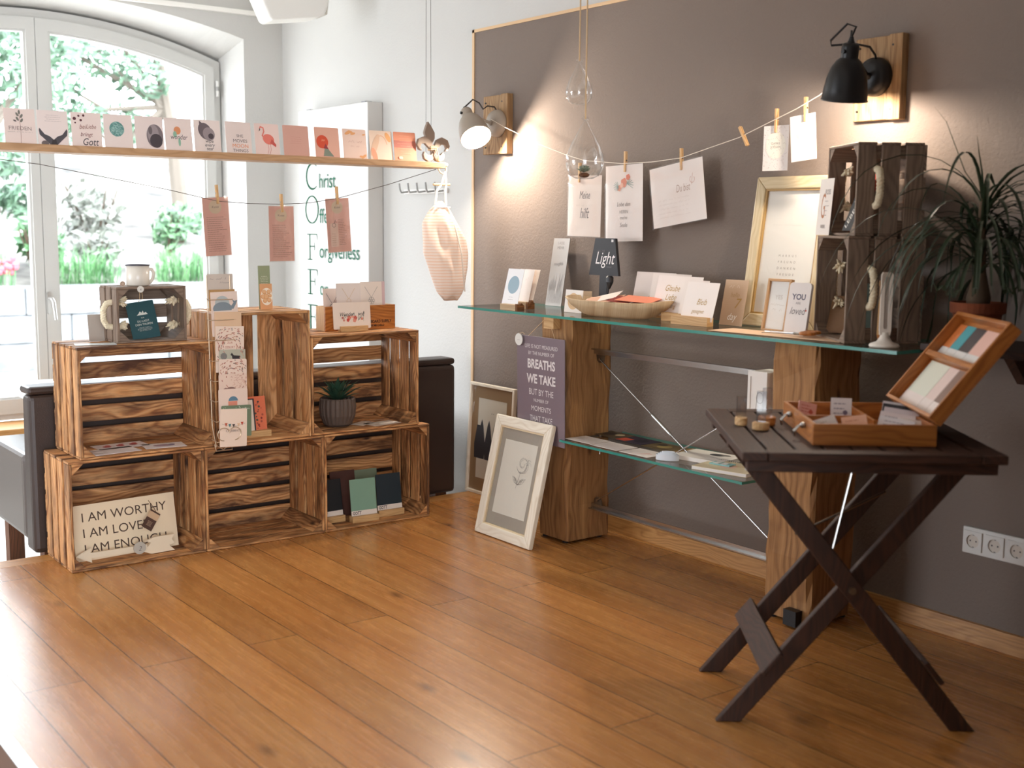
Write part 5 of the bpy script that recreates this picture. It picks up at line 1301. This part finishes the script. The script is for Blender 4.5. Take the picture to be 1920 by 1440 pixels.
# ---- lower glass
def f_pale(b, w, d): b.apoly([(.0, -d*.35), (.05, -.0), (.02, d*.1)], col('#e3bfb6')); b.lines(-w*.3, w*.1, d*.3, d*.1, 3, col('#b7aba4'), .001)
ll = 'white printed postcard laid out on the lower glass, '
for i, (x, y, e) in enumerate(((2.950, 3.455, 'leftmost'), (2.945, 3.300, 'second from the left'), (2.945, 3.140, 'with a pink fold, nearest the notebooks'))):
    flat('postcard', ll+e, 'card', (x, y, SL+.0018+.0006), RAD(-90), .148, .105, '#eadfd8', f_pale if i == 2 else (lambda b, w, d: b.lines(-w*.35, w*.35, d*.25, -d*.2, 4, col('#c3b2aa'), .0012)), 'postcards on the lower glass')
for i, (x, y, c, fn, lab) in enumerate(((3.11, 3.490, '#5a4a35', lambda b, w, d: (b.disc(-.02, 0, .03, col('#2b2118'), 12), b.disc(.03, .01, .02, col('#c9b58f'), 12)), 'brown photo card at the back of the lower glass, leftmost'), (3.10, 3.335, '#3b3142', lambda b, w, d: (b.rect(-w/2, -d/2, -.02, .0, col('#d2553c')), b.disc(.02, .0, .03, col('#1f1a26'), 12)), 'purple and red photo card at the back of the lower glass'), (3.09, 3.180, '#6e5a35', lambda b, w, d: (b.disc(.0, .0, .03, col('#a08a52'), 12), b.disc(-.03, .02, .02, col('#3d3018'), 10)), 'olive brown photo card at the back of the lower glass'), (3.10, 3.028, '#a3814f', lambda b, w, d: b.disc(.02, .0, .025, col('#6b4c28'), 12), 'tan photo card behind the notebooks on the lower glass'))):
    flat('photo_card', lab, 'card', (x, y, SL+.0018+.0006), RAD(-92), .148, .105, c, fn, 'photo cards on the lower glass')
def booklet(name, label, loc, rz, w, d, h, c, fn=None, spiral=False, group='notebooks on the lower glass'):
    t = thing(name, label, 'notebook', loc, rz, 0, group)
    q = MB(); q.box(-w/2, w/2, -d/2, d/2, .0012, h-.0012, col('#ece6df', .8)); q.build('pages', t)
    q = MB(); q.T = Matrix.Translation((0, 0, h)) @ Matrix.Rotation(-pi/2, 4, 'X'); q.box(-w/2-.001, w/2+.001, 0, .0012, -d/2, d/2, col(c, .6)); q.art(0)
    if fn: fn(q, w, d)
    q.build('front_cover', t)
    q = MB(); q.box(-w/2-.001, w/2+.001, -d/2, d/2, 0, .0012, col(c, .6)); q.build('back_cover', t)
    if spiral:
        q = MB(); P = []
        for i in range(24*8): a = 2*pi*i/8; P.append((-w/2+.006+(w-.012)*i/(24*8), d/2+.001+.004*cos(a), h/2+(h/2+.003)*sin(a)))
        q.tube(P, .0006, M_BLACKM, 4); q.build('spiral_binding', t)
    return t
booklet('notebook', 'white notebook with a dark bird on the lower glass, under the cream one', (3.06, 2.93, SL+.0008), RAD(-82), .21, .15, .014, '#eae2da', lambda b, w, d: (b.disc(.02, .03, .02, col('#4d4a4a'), 14, 1.6), b.disc(.05, .04, .012, col('#77706c'), 12, 1.6)))
booklet('notebook', 'cream spiral notebook on the lower glass with a teal label tag on it', (2.985, 2.755, SL+.0008), RAD(-78), .21, .148, .012, '#e3d2ae', lambda b, w, d: b.disc(.0, -.01, .03, col('#e9c3ae'), 14), True)
t = thing('label_tag', 'teal and white label tag lying on the cream spiral notebook', 'tag', (2.985, 2.79, SL+.0008+.0128), RAD(-80))
q = MB(); q.box(-.04, .04, -.02, .02, 0, .004, col('#8fc0bf', .6)); q.box(-.03, -.008, -.015, .015, .0041, .0048, col('#e8e6df', .6)); q.box(.0, .022, -.015, .015, .0041, .0048, col('#e8e6df', .6)); q.build('label', t)
q = MB(); q.tube([(.04, 0, .002), (.07, .012, .001), (.1, .01, .001), (.11, .0, .001)], .001, M_TWINE, 5); q.build('cord', t)
q = MB(); 
t = thing('ribbon_roll', 'coil of white ribbon lying at the left of the notebooks on the lower glass', 'ribbon', (2.93, 3.0, SL+.0008), RAD(-60))
for k in range(4):
    a0 = k*.5; rr = .028-.004*k; b = len(q.V); n = 26
    for i in range(n+1):
        a = 2*pi*i/n; c_ = Vector((rr*1.5*cos(a), rr*.7*sin(a)+.004*k, 0)); q.v(c_+Vector((0, 0, .001+.004*k))); q.v(c_+Vector((0, 0, .02+.003*k)))
    for i in range(n): q.face((b+2*i, b+2*i+2, b+2*i+3, b+2*i+1), col('#dfe4ea', .4))
q.build('ribbon', t, smooth=True)
t = thing('white_card_box', 'tall white box with a line drawing standing on the lower glass by the right post', 'box', (3.035, 2.645, SL+.0008), RAD(-90))
q = MB(); q.box(-.04, .04, -.05, .05, 0, .345, M_PAPER); q.art(-.05); q.arc(.01, .26, .018, 0, 6.3, .0014, K2, .8); q.arc(.01, .2, .02, 0, 6.3, .0014, K2, .45); q.stroke([(.0, .28), (-.006, .22), (.0, .1)], .0012, K2); q.build('box_body', t, bevel=.001)
q = MB(); ring(q, [(-.041, .0), (.041, .0), (.041, .347), (-.041, .347)], [(-.03, .012), (.03, .012), (.03, .328), (-.03, .328)], -.0535, -.0505, M_PAPER); q.build('front_frame', t)

# ================================================================ WALL LAMPS
def rot_to(axis):
    """matrix whose local -z points along axis"""
    return Vector((0, 0, -1)).rotation_difference(Vector(axis).normalized()).to_matrix().to_4x4()
def wall_lamp(label, yb, zb, bw, bh, ros, mouth, axis, m, power, ck, wire):
    t = thing('wall_lamp', label, 'wall lamp', (0, 0, 0), 0, 0, 'swivel lamps on reclaimed boards')
    q = MB(); q.r = random.Random(int(yb*100)); fx = WX-.03
    q.box(fx, WX-.0006, yb-bw/2+.05, yb+bw/2, zb-bh/2, zb+bh/2, M_BOARD, g=2, top=(0, 0, 0, .002)); q.box(fx-.004, WX-.0006, yb-bw/2, yb-bw/2+.0495, zb-bh/2-.002, zb+bh/2+.003, M_BOARD, g=2); q.build('mounting_board', t, bevel=.003)
    for dy in (-.055, .07):
        for dz in (-bh/2+.03, bh/2-.03):
            q = MB(); q.tube([(fx-.005, yb+dy, zb+dz), (fx-.001, yb+dy, zb+dz)], .0035, M_BLACKM, 8); q.build('screw', t)
    q = MB(); q.T = Matrix.Translation((fx-.004, ros[0], ros[1])) @ Matrix.Rotation(-pi/2, 4, 'Y')
    q.lathe([(.0, 0), (.06, 0), (.0605, .006), (.058, .02), (.05, .033), (.034, .04), (0, .042)], m, 32); q.build('rosette', t, smooth=True)
    A = rot_to(axis); O = Matrix.Translation(mouth) @ A
    q = MB(); q.T = O
    q.lathe([(.0665, 0), (.0695, .0), (.0705, .003), (.068, .006), (.066, .03), (.060, .066), (.049, .098), (.036, .118), (.026, .126), (.026, .128), (.0262, .158), (.024, .166), (.016, .17), (0, .17)], m, 40); shd = q.build('shade', t, smooth=True)
    q = MB(); q.T = O
    q.lathe([(.0665, .0), (.064, .03), (.058, .064), (.047, .095), (.034, .115), (.0, .122)], col('#f4efe6', .4), 40); q.build('reflector', shd, smooth=True)
    q = MB(); q.T = O; q.ball((0, 0, .036), .026, emit('lit_bulb', '#ffe2b8', 45), 16, 10); q.build('bulb', shd, smooth=True)
    q = MB(); q.T = O; q.tube([(0, 0, .165), (0, 0, .176), (0, 0, .188)], [.014, .009, .006], M_BLACKM, 10); q.tube([(.008, .008, .168), (.011, .012, .205)], .003, M_BLACKM, 7); q.tube([(-.025, 0, .145), (-.034, 0, .146)], .006, M_BLACKM, 8); q.build('cap_fitting', shd)
    neck = O @ Vector((0, 0, .145)); J = Vector((fx-.046, ros[0], ros[1]))
    e1 = O @ Vector((.024, 0, .14)); e2 = J.lerp(neck, .0)
    q = MB(); dirj = (J-neck).normalized(); q.tube([neck+dirj*.022, neck+dirj*.036, J-dirj*.012, J], [.008, .007, .007, .013], m if ck else M_BLACKM, 10); q.build('joint_arm', t)
    q = MB(); top = O @ Vector((0, 0, .188)); w = [Vector(top)]+[Vector(v) for v in wire]; q.tube(w, .0035, M_BLACK if ck == 0 else col('#3b322d', .6), 7); q.build('cable', t)
    d = bpy.data.lights.new('lamp_light', 'POINT'); d.energy = power; d.color = (1.0, .88, .75); d.shadow_soft_size = .02
    l = bpy.data.objects.new('lamp_light', d); COL.objects.link(l); l.location = O @ Vector((0, 0, .004)); l.parent = t
    return t
wall_lamp('taupe wall lamp tilted towards the room, on a reclaimed board at the white wall edge', 4.425, 1.682, .187, .256, (4.395, 1.685), (3.045, 4.345, 1.614), (-.13, -.665, -.735), M_TAUPELAMP, LAMP_A, 1,
    [(3.09, 4.435, 1.785), (3.12, 4.43, 1.772), (3.135, 4.42, 1.745), (3.155, 4.415, 1.76), (3.185, 4.405, 1.757), (3.197, 4.40, 1.738)])
wall_lamp('black wall lamp pointing down on a reclaimed board above the grey crates', 2.398, 1.702, .178, .254, (2.40, 1.706), (3.035, 2.388, 1.622), (.103, .175, -.959), M_BLACKM, LAMP_B, 0,
    [(3.03, 2.352, 1.835), (3.015, 2.372, 1.845), (3.0, 2.42, 1.80), (3.01, 2.425, 1.787), (3.05, 2.37, 1.79), (3.11, 2.36, 1.785), (3.165, 2.38, 1.768), (3.19, 2.395, 1.752)])

# ================================================================ CARD LINE ALONG THE TAUPE WALL
q = MB(); q.tube([(3.145, 4.375, 1.70), (3.155, 4.297, 1.665), (3.16, 4.05, 1.578), (3.16, 3.873, 1.527), (3.16, 3.755, 1.499), (3.16, 3.527, 1.479), (3.16, 3.36, 1.479), (3.16, 3.208, 1.488), (3.15, 2.915, 1.546), (3.13, 2.77, 1.585), (3.11, 2.636, 1.62), (3.095, 2.53, 1.655), (3.08, 2.44, 1.70)], .0013, col('#efe4d4', .9), 6)
o = q.build('card_string'); tag(o, 'pale string strung between the two wall lamps, carrying pegged prints', 'string')
def a_minefull(b, w, h): T = K2; b.text('Meine', .0, h*.62, .045, T, shear=.3, xs=.6); b.text('hilft', .0, h*.3, .06, T, shear=.3, xs=.6); b.scrawl(-.05, .05, h*.5, .008, col('#c9bdb4'), .001)
def a_bloom(b, w, h):
    for u, v, q_, c in ((.0, .225, .018, '#e0896f'), (.024, .245, .012, '#df7f66'), (-.026, .205, .012, '#e39a80'), (-.01, .215, .01, '#efb8a0')):
        for i in range(5): b.disc(u+q_*.5*cos(i*1.26), v+q_*.5*sin(i*1.26), q_*.55, col(c), 9)
    for i in range(9): a = -.6+i*.5; b.stroke([(.02+.0*i, .22), (.035+.022*cos(a), .215+.022*sin(a))], .002, col('#8fa39c')); b.stroke([(-.03, .21), (-.04+.018*cos(a+2), .212+.018*sin(a+2))], .002, col('#8fa39c'))
    for s, v, z in (('Lobe den', .135, .024), ('HERRN', .108, .018), ('meine', .085, .02), ('Seele', .055, .024)): b.text(s, 0, v, z, col('#8d817c'), shear=.25, xs=.85)
def a_thumb(b, w, h):
    b.text('Du bist', .03, h*.52, .04, col('#b59a8c'), shear=.2, xs=.6); b.arc(.08, h*.68, .012, 2, 7, .0016, col('#c2886f')); b.stroke([(.076, h*.6), (.084, h*.78)], .0016, col('#c2886f'))
    for i in range(5): b.scrawl(-.1, .06, h*(.42-i*.07), .007, col('#d5c7be'), .001)
def a_dotcard(b, w, h):
    r = random.Random(21)
    for i in range(130): b.disc(r.uniform(-w/2+.004, w/2-.004), r.uniform(.004, h-.004), .0011, col('#a8958c'), 5)
    b.d = 2
    b.disc(0, h*.56, .044, col('#efe6d6'), 30, .98); b.text('DANKE', 0, h*.58, .011, col('#9c8f7f')); b.text('SCHOEN', 0, h*.5, .011, col('#9c8f7f'))
def a_heart(b, w, h):
    b.disc(0, h*.52, .043, col('#f7f3ea'), 30)
    P = [(.0+.0021*16*sin(a)**3*.85, h*.53+.0019*(13*cos(a)-5*cos(2*a)-2*cos(3*a)-cos(4*a))*.8) for a in [2*pi*i/40 for i in range(40)]]; b.apoly(P[::-1], col('#d8c8ba'))
for x, y, z, w, h, rl, c, fn, foil, lab, pl in ((3.165, 3.755, 1.197, .205, .243, 1, '#e9dad0', a_minefull, 1, 'white print with tall script behind the lower glass drop', 'peg over the print behind the glass drop'), (3.165, 3.512, 1.181, .212, .293, -1.5, '#ebe0da', a_bloom, 1, 'tall white print with a flower spray pegged to the wall line', 'peg over the flower spray print'),
      (3.165, 3.208, 1.250, .275, .222, -8.3, '#eadfd9', a_thumb, 1, 'wide tilted print in shiny cellophane pegged to the wall line', 'peg over the wide tilted print'), (3.135, 2.738, 1.427, .108, .148, .5, '#e9dfd8', a_dotcard, 0, 'small card with a cream disc among dots pegged to the wall line', 'peg over the dotted disc card'), (3.115, 2.600, 1.455, .103, .146, -5, '#e6ded6', a_heart, 0, 'small card with a pale heart in a ring pegged below the black lamp', 'peg over the heart card')):
    t = thing('pegged_print', lab, 'print', (x, y, z), -pi/2, 0, 'prints pegged along the wall line'); t.rotation_euler = (0, RAD(rl), -pi/2)
    b = MB(); b.box(-w/2, w/2, -.0006, .0006, 0, h, col(c, .7), g=2); b.art(-.0006); fn(b, w, h); b.build('sheet', t)
    if foil:
        b = MB(); gg = random.Random(int(y*100)); nx, nz = 6, 8
        ids = [[b.v((-w/2-.003+(w+.006)*a/nx, -.0035-gg.uniform(0, .007)*(0 < a < nx)*(k < nz), -.004+(h+.008)*k/nz)) for a in range(nx+1)] for k in range(nz+1)]
        for k in range(nz):
            for a in range(nx): b.face((ids[k][a], ids[k][a+1], ids[k+1][a+1], ids[k+1][a]), M_FOIL)
        b.build('cellophane_sleeve', t, smooth=True)
    peg('clothes_peg', pl, (x, y+(.03 if h > .23 and w < .21 else 0), z+h+.01+(.002 if foil else .006)), -pi/2, 'pegs on the wall line', RAD(rl*.4), .078)
peg('clothes_peg', 'loose tilted clothes peg on the bare stretch of the wall line', (3.148, 2.893, 1.549), -pi/2, 'pegs on the wall line', RAD(-30), .075)

# ================================================================ HANGING GLASS DROPS
def drop(name, label, loc, r_, h_, plant):
    t = thing(name, label, 'hanging vase', loc, 0, 0, 'glass drops hanging on cords')
    prof = [(0, 0), (.45, .01), (.75, .06), (.95, .17), (1.0, .28), (.95, .4), (.78, .55), (.55, .69), (.33, .82), (.16, .92), (.09, .965), (.06, 1.0)]
    q = MB(); q.lathe([(a*r_, b*h_) for a, b in prof], M_DROP, 40); q.build('glass_body', t, smooth=True)
    q = MB(); q.tube([(.012*cos(a*pi/6), 0, h_+.004+.006*sin(a*pi/6)-.004) for a in range(13)], .0022, M_DROP, 6); q.build('glass_eye', t, smooth=True)
    q = MB(); q.tube([(0, 0, h_), (.001, 0, CZ-loc[2]-.001)], .0025, M_TWINE, 6); q.build('cord', t)
    return t
drop('hanging_glass_drop', 'small empty glass drop hanging higher before the taupe wall', (2.6, 3.120, 1.634), .044, .142, 0)
t = drop('hanging_glass_drop', 'larger glass drop with a succulent inside, hanging lower before the wall prints', (2.6, 3.085, 1.392), .064, .195, 1)
q = MB(); cdir = Vector((-.30, -.85, .25)).normalized(); e = cdir.orthogonal().normalized(); f = cdir.cross(e); c0 = Vector((0, 0, .066))+cdir*.058
q.tube([c0+e*.022*cos(a*pi/10)+f*.022*sin(a*pi/10) for a in range(21)], .0016, M_DROP, 6); q.build('opening_rim', t, smooth=True)
t = thing('succulent', 'small grey-green succulent rosette inside the lower glass drop', 'plant', (2.598, 3.085, 1.3965), 0)
r = random.Random(3); q = MB(); q.ball((0, 0, .009), .018, col('#5b3a26', .9), 10, 6, .5); q.build('root_ball', t)
for k in range(26):
    a = k*2.4; el = .2+1.2*(k/26); L = .024*(1.1-.4*k/26); d = Vector((cos(a)*cos(el), sin(a)*cos(el), sin(el))); q = MB()
    q.tube([Vector((0, 0, .02)), Vector((0, 0, .022))+d*L*.6, Vector((0, 0, .024))+d*L], [.004, .0065, .0008], col('#6f7f6d', .6) if k % 3 else col('#7f8a74', .6), 6, flat=.5); q.build('leaf', t, smooth=True)

# ================================================================ FOLDING TABLE WITH THE STAMP CASE
TZ = .723; TA = RAD(-38.7); TO = (2.072, 1.875)
t = thing('folding_table', 'dark slatted wooden folding table at the right, crossed legs', 'table', (TO[0], TO[1], 0), TA)
TW, TD = .61, .68
for n_, d in (('frame_board', (0, .06, 0, TD, TZ-.022, TZ)), ('frame_board', (TW-.06, TW, 0, TD, TZ-.022, TZ)), ('frame_board', (.0605, TW-.0605, 0, .05, TZ-.022, TZ)), ('frame_board', (.0605, TW-.0605, TD-.05, TD, TZ-.022, TZ))):
    q = MB(); q.box(*d, M_TABLE); q.build(n_, t, bevel=.003)
k = 7; sw = (TW-.12-.008*(k+1))/k
for i in range(k):
    q = MB(); x0 = .06+.008+i*(sw+.008); q.box(x0, x0+sw, .0508, TD-.0508, TZ-.02, TZ-.001, M_TABLE, g=1); q.build('slat', t, bevel=.002)
for v0 in (.02, .33, TD-.05):
    q = MB(); q.box(.015, TW-.015, v0, v0+.03, TZ-.05, TZ-.0225, M_TABLE, g=0); q.build('batten', t, bevel=.002)
legs = []
def leg(u0, z0, u1, z1, v, wd=.048, th=.022):
    q = MB(); d = Vector((u1-u0, 0, z1-z0)).normalized(); n = Vector((d.z, 0, -d.x))*wd/2; ex = abs(d.x/d.z)*0
    s = wd/2/d.z
    P = [(u0-s, z0), (u0+s, z0), (u1+s, z1), (u1-s, z1)]
    q.prism(P, v-th/2, v+th/2, M_TABLE, 'y', g='v'); legs.append(q.build('leg', t, bevel=.003))
for v in (.17, .512): leg(.012, .0008, .56, TZ-.051, v)
for v in (.142, .54): leg(.588, .0008, .05, TZ-.051, v)
q = MB(); q.T = Matrix.Translation((.134, 0, .15)) @ Matrix.Rotation(math.atan2(.56-.012, TZ-.05), 4, 'Y'); q.box(-.038, -.0245, .115, .565, -.035, .035, M_TABLE, g=1); q.build('crossbar', t, bevel=.003)
q = MB(); q.T = Matrix.Translation((.482, 0, .135)) @ Matrix.Rotation(-math.atan2(.588-.05, TZ-.05), 4, 'Y'); q.box(.0245, .038, .115, .565, -.035, .035, M_TABLE, g=1); q.build('crossbar', t, bevel=.003)
for u, z in ((.30, .358),):
    for v in (.128, .556): q = MB(); q.tube([(u, v-.006, z), (u, v+.006, z)], .009, M_BRASS, 10); q.build('pivot_bolt', legs[2 if v < .3 else 3])
for a, b in (((.35, .34, TZ-.052), (.285, .34, .345)), ((.20, .345, .442), (.43, .345, .56))):
    q = MB(); q.tube([a, b], .007, M_STEEL, 8, flat=.4); q.build('strut', t)

def TP(u, v, z=0): return (TO[0]+cos(TA)*u-sin(TA)*v, TO[1]+sin(TA)*u+cos(TA)*v, z)
BU, BV, BW, BD, BH = .182, .10, .293, .375, .052
t = thing('stamp_case', 'honey-coloured wooden case with open lid on the folding table', 'case', TP(BU, BV, TZ+.0008), TA)
for n_, d in (('front_panel', (0, BW, 0, .009, 0, BH)), ('rear_panel', (0, BW, BD-.009, BD, 0, BH)), ('side_panel', (0, .009, .0092, BD-.0092, 0, BH)), ('side_panel', (BW-.009, BW, .0092, BD-.0092, 0, BH)), ('bottom_panel', (.0092, BW-.0092, .0092, BD-.0092, 0, .006)), ('divider', (.0094, BW-.12, .185, .191, .0062, BH-.008)), ('divider', (BW-.119, BW-.113, .12, BD-.0094, .0062, BH-.008))):
    q = MB(); q.box(*d, M_CASE); q.build(n_, t, bevel=.001)
for v in (.09, .26):
    q = MB(); q.tube([(-.003, v, .032), (-.016, v-.004, .034), (-.028, v-.002, .02), (-.026, v, .006)], [.004, .0045, .006, .004], M_STEEL, 8, flat=.6); q.ball((-.006, v, .034), .008, M_STEEL, 10, 6); q.build('latch', t)
LA = RAD(52)
lid = MB(); LL = .29; LT_ = .03
LM = Matrix.Translation((BW+.002, 0, BH+.001)) @ Matrix.Rotation(-LA, 4, 'Y')     # lid local: x up the slope, z towards the case
def lidpart(nm, *d):
    q = MB(); q.T = LM; q.box(*d, M_CASE); o = q.build(nm, t, bevel=.001); return o
lidpart('lid_panel', 0, LL, 0, BD, -.006, 0)
for d in ((0, LL, 0, .009, 0, LT_), (0, LL, BD-.009, BD, 0, LT_), (0, .009, .0092, BD-.0092, 0, LT_), (LL-.009, LL, .0092, BD-.0092, 0, LT_)): lidpart('lid_rim', *d)
lidpart('lid_divider', .150, .165, .0092, BD-.0092, .0002, LT_*.9)
caseM = Matrix.Translation(TP(BU, BV, TZ+.0008)) @ Matrix.Rotation(TA, 4, 'Z')
def in_lid(label, x0, x1, y0, y1, c, c2):
    M = caseM @ LM @ Matrix.Translation(((x0+x1)/2, (y0+y1)/2, .0006)); q = MB(); w, h = x1-x0, y1-y0
    q.box(-w/2, w/2, -h/2, h/2, 0, .003, col(c, .5)); q.box(-w/2, -w/2+w*.26, -h/2, h/2, .0031, .0036, col(c2, .6))
    o = q.build('ink_card'); o.matrix_world = M; tag(o, label, 'card', 'colour cards held in the case lid')
for y0, y1, c, lab in ((.31, .362, '#d0763a', 'orange colour card in the upper half of the case lid'), (.245, .308, '#3f9aa2', 'teal colour card in the upper half of the case lid'), (.17, .243, '#453c3d', 'charcoal colour card in the upper half of the case lid'), (.085, .168, '#e2b5a6', 'pink colour card in the upper half of the case lid'), (.014, .083, '#a9b7b4', 'grey-green colour card in the upper half of the case lid')):
    in_lid(lab, .168, .268, y0, y1, c, '#dcd7d2')
for y0, y1, c, lab in ((.20, .35, '#d5d5c4', 'pale yellow colour card in the lower half of the case lid'), (.13, .198, '#dcc3ba', 'pale pink colour card in the lower half of the case lid'), (.02, .128, '#7d5f53', 'brown colour card in the lower half of the case lid')):
    in_lid(lab, .013, .146, y0, y1, c, '#e2d3cb')
def case_card(label, u, v, z, w, h, rz, tilt, c, fn=None, roll=0):
    p = caseM @ Vector((u, v, z)); q = MB(); q.box(-w/2, w/2, -.0015, .0015, 0, h, col(c, .5)); q.art(-.0015)
    if fn: fn(q, w, h)
    o = q.build('stamp_card', None, p, (RAD(-tilt), RAD(roll), TA+RAD(rz))); tag(o, label, 'card', 'stamp sheets in the wooden case')
inkf = lambda c: (lambda b, w, h: (b.lines(-w*.35, w*.3, h*.8, h*.3, 4, col(c), .002), b.disc(w*.2, h*.5, w*.12, col(c), 10)))
case_card('white stamp sheet standing tall at the rear divider of the case', .115, .212, .010, .052, .075, -12, 12, '#d9cfcb', inkf('#77697a'))
case_card('coral stamp sheet at the rear left corner of the case', .045, .30, .012, .05, .05, 8, 22, '#e2a394', inkf('#c2553f'), 14)
case_card('cream stamp sheet rear right in the case behind the divider', .135, .29, .008, .05, .045, -6, 16, '#dccdb8', inkf('#8a7a60'))
case_card('white stamp sheet front left in the case', .055, .045, .007, .06, .058, 10, 30, '#e6dcd4', inkf('#b8a79c'), -16)
case_card('peach stamp sheet front middle in the case', .12, .055, .007, .06, .06, -8, 28, '#e9b596', inkf('#c2775a'), -10)
for i, (u, v, h, c, lab) in enumerate(((.20, .05, .058, '#dcd6d6', 'first of the white stamp sheets heaped front right in the case'), (.215, .095, .064, '#d9c9c6', 'rosy stamp sheet second in the heap front right in the case'), (.235, .13, .07, '#cdbfc0', 'mauve stamp sheet third in the heap under the lid'), (.245, .17, .074, '#2e2a2e', 'black stamp sheet in the heap under the lid'), (.255, .20, .076, '#d8d2d4', 'pale stamp sheet rearmost in the heap under the lid'), (.262, .075, .05, '#e9e0da', 'white stamp sheet lowest by the lid hinge in the case'))):
    case_card(lab, u, v, .007, .085, h, -30+i*4, 34, c, inkf('#8d8088') if i != 3 else None, 6)
# wooden stamps with clear blocks beside the case
for i, (u, v, w, d, h, ah, rz, lab) in enumerate(((.055, .385, .028, .04, .022, .055, 10, 'small wooden stamp with clear handle at the far left of the table top'), (.095, .315, .04, .036, .02, .08, -8, 'light wooden stamp with tall clear handle nearest the table edge'), (.125, .40, .04, .05, .022, .075, 15, 'brown wooden stamp with clear handle close to the case'))):
    t = thing('wooden_stamp', lab, 'stamp', TP(u, v, TZ+.0008), TA+RAD(rz), 0, 'wooden stamps on the folding table')
    q = MB(); q.prism([(w*.55*cos(2*pi*j/14), d*.55*sin(2*pi*j/14)) for j in range(14)], 0, h, M_PINE if i < 2 else M_CASE, 'z'); q.build('stamp_base', t, bevel=.003)
    q = MB(); q.box(-.012, .012, -.005, .005, h+.0003, h+ah, M_ACRYL); q.build('clear_handle', t)

# ================================================================ PLANT, CONSOLE, SOCKETS
t = thing('wall_console', 'dark wooden wall console carrying the palm behind the case lid', 'shelf', (WX, 1.86, .90))
M_DARKW = wood('dark_console_wood', '#4a2f22', '#3c261b', '#251610', knots=False)
q = MB(); q.box(-.30, -.0006, -.16, .15, 0, .022, M_DARKW, g=1); q.build('board', t, bevel=.002)
q = MB(); q.prism([(-.12, -.0005), (-.001, -.0005), (-.001, -.1), (-.02, -.1)], -.015, .015, M_DARKW); q.build('bracket', t)
t = thing('potted_palm', 'ponytail palm with long drooping leaves in a terracotta pot, far right', 'potted plant', (3.01, 1.885, .9228))
q = MB(); q.lathe([(0, 0), (.052, 0), (.064, .085), (.073, .09), (.074, .118), (.068, .118), (.064, .095), (0, .095)], M_TERRA, 32); pot = q.build('pot', t, smooth=False)
q = MB(); q.lathe([(0, .108), (.067, .104)], col('#251a14', .95), 20); q.build('soil', pot)
q = MB(); q.tube([(0, 0, .1), (0, 0, .13), (.0, 0, .2), (-.004, .0, .3), (-.004, .0, .40)], [.03, .032, .016, .012, .01], col('#5d4a38', .9), 12); q.build('trunk', t, smooth=True)
r = random.Random(77); cx = -.004
for k in range(99):
    a = r.uniform(0, 2*pi); L = r.uniform(.3, .62); el = r.uniform(.3, 1.3); zc = r.uniform(.2, .40)
    if k < 12: L = r.uniform(.95, 1.25); a = r.uniform(4.3, 5.3); el = r.uniform(.6, 1.0)
    if k > 68: L = r.uniform(.26, .44); el = r.uniform(.2, .9); zc = r.uniform(.18, .36)
    P = []; p = Vector((cx, 0, zc)); d = Vector((cos(a)*cos(el), sin(a)*cos(el), sin(el))); n = 11; seg = L/n
    for i in range(n+1):
        P.append(p.copy())
        d = (d+Vector((0, 0, -.30-.02*i))*(1.7 if k < 12 else .75 if k % 7 else .5)).normalized(); p = p+d*seg
        if p.x > WX-3.01-.012: p.x = WX-3.01-.012
        if p.z > 0 and p.z < .60:                                  # leaves drape against the crates, not into them
            dv = (p.x+3.01-nearc.x)*vd.x+(p.y+1.885-nearc.y)*vd.y
            if dv > -.035: p.x -= vd.x*(dv+.035); p.y -= vd.y*(dv+.035)
        if p.x < -.07 and p.y < .06 and p.z < .14: p.z = .14+.004*i; d.z = abs(d.z)*.1
        if -.31 < p.x and -.19 < p.y < .14 and -.02 < p.z < .035: p.z = .035
    w = r.uniform(.004, .0065); q = MB(); q.blade(P, [w*.7]+[w]*(n-4)+[w*.8, w*.55, w*.3, .0004], M_PALM, .35); q.build('leaf', t)
for tip, L in (((-.07, -.02, .52), .3), ((-.12, .05, .60), .3)):
    q = MB(); q.blade([(cx, 0, .4), (tip[0]*.5, tip[1]*.5, .47), tip, (tip[0]*1.3, tip[1]*1.3, tip[2]+.04)], [.003, .0025, .0015, .0004], M_PALM, .3); q.build('leaf', t)
t = thing('socket_strip', 'white triple wall socket low on the taupe wall at far right', 'socket', (WX, 1.9175, .311), -pi/2)
q = MB(); q.box(-.107, .107, -.011, -.0005, -.0405, .0405, M_PLASTIC); q.build('cover_frame', t, bevel=.003)
for k in (-1, 0, 1):
    x = k*.071; q = MB(); sq = []
    for j in range(24):
        w = 2*pi*j/24; e = 1/max(abs(cos(w)), abs(sin(w))); sq.append((x+.0295*e*cos(w), .0295*e*sin(w)))
    ring(q, sq, [(x+.0205*cos(2*pi*j/24), .0205*sin(2*pi*j/24)) for j in range(24)], -.0155, -.0112, M_PLASTIC)
    P = [(x+.0205*cos(2*pi*j/24), .0205*sin(2*pi*j/24)) for j in range(24)]
    o = q.build('socket', t)
    q = MB(); q.art(-.0111, .0002); q.apoly(P, col('#d5cbbf', .6))
    for s in (-1, 1): q.disc(x+s*.0095, 0, .0026, K_, 10)
    for s in (-1, 1): q.rect(x-.003, s*.019-.002, x+.003, s*.019+.002, col('#6d6a66', .4, .5))
    q.build('recess', o)
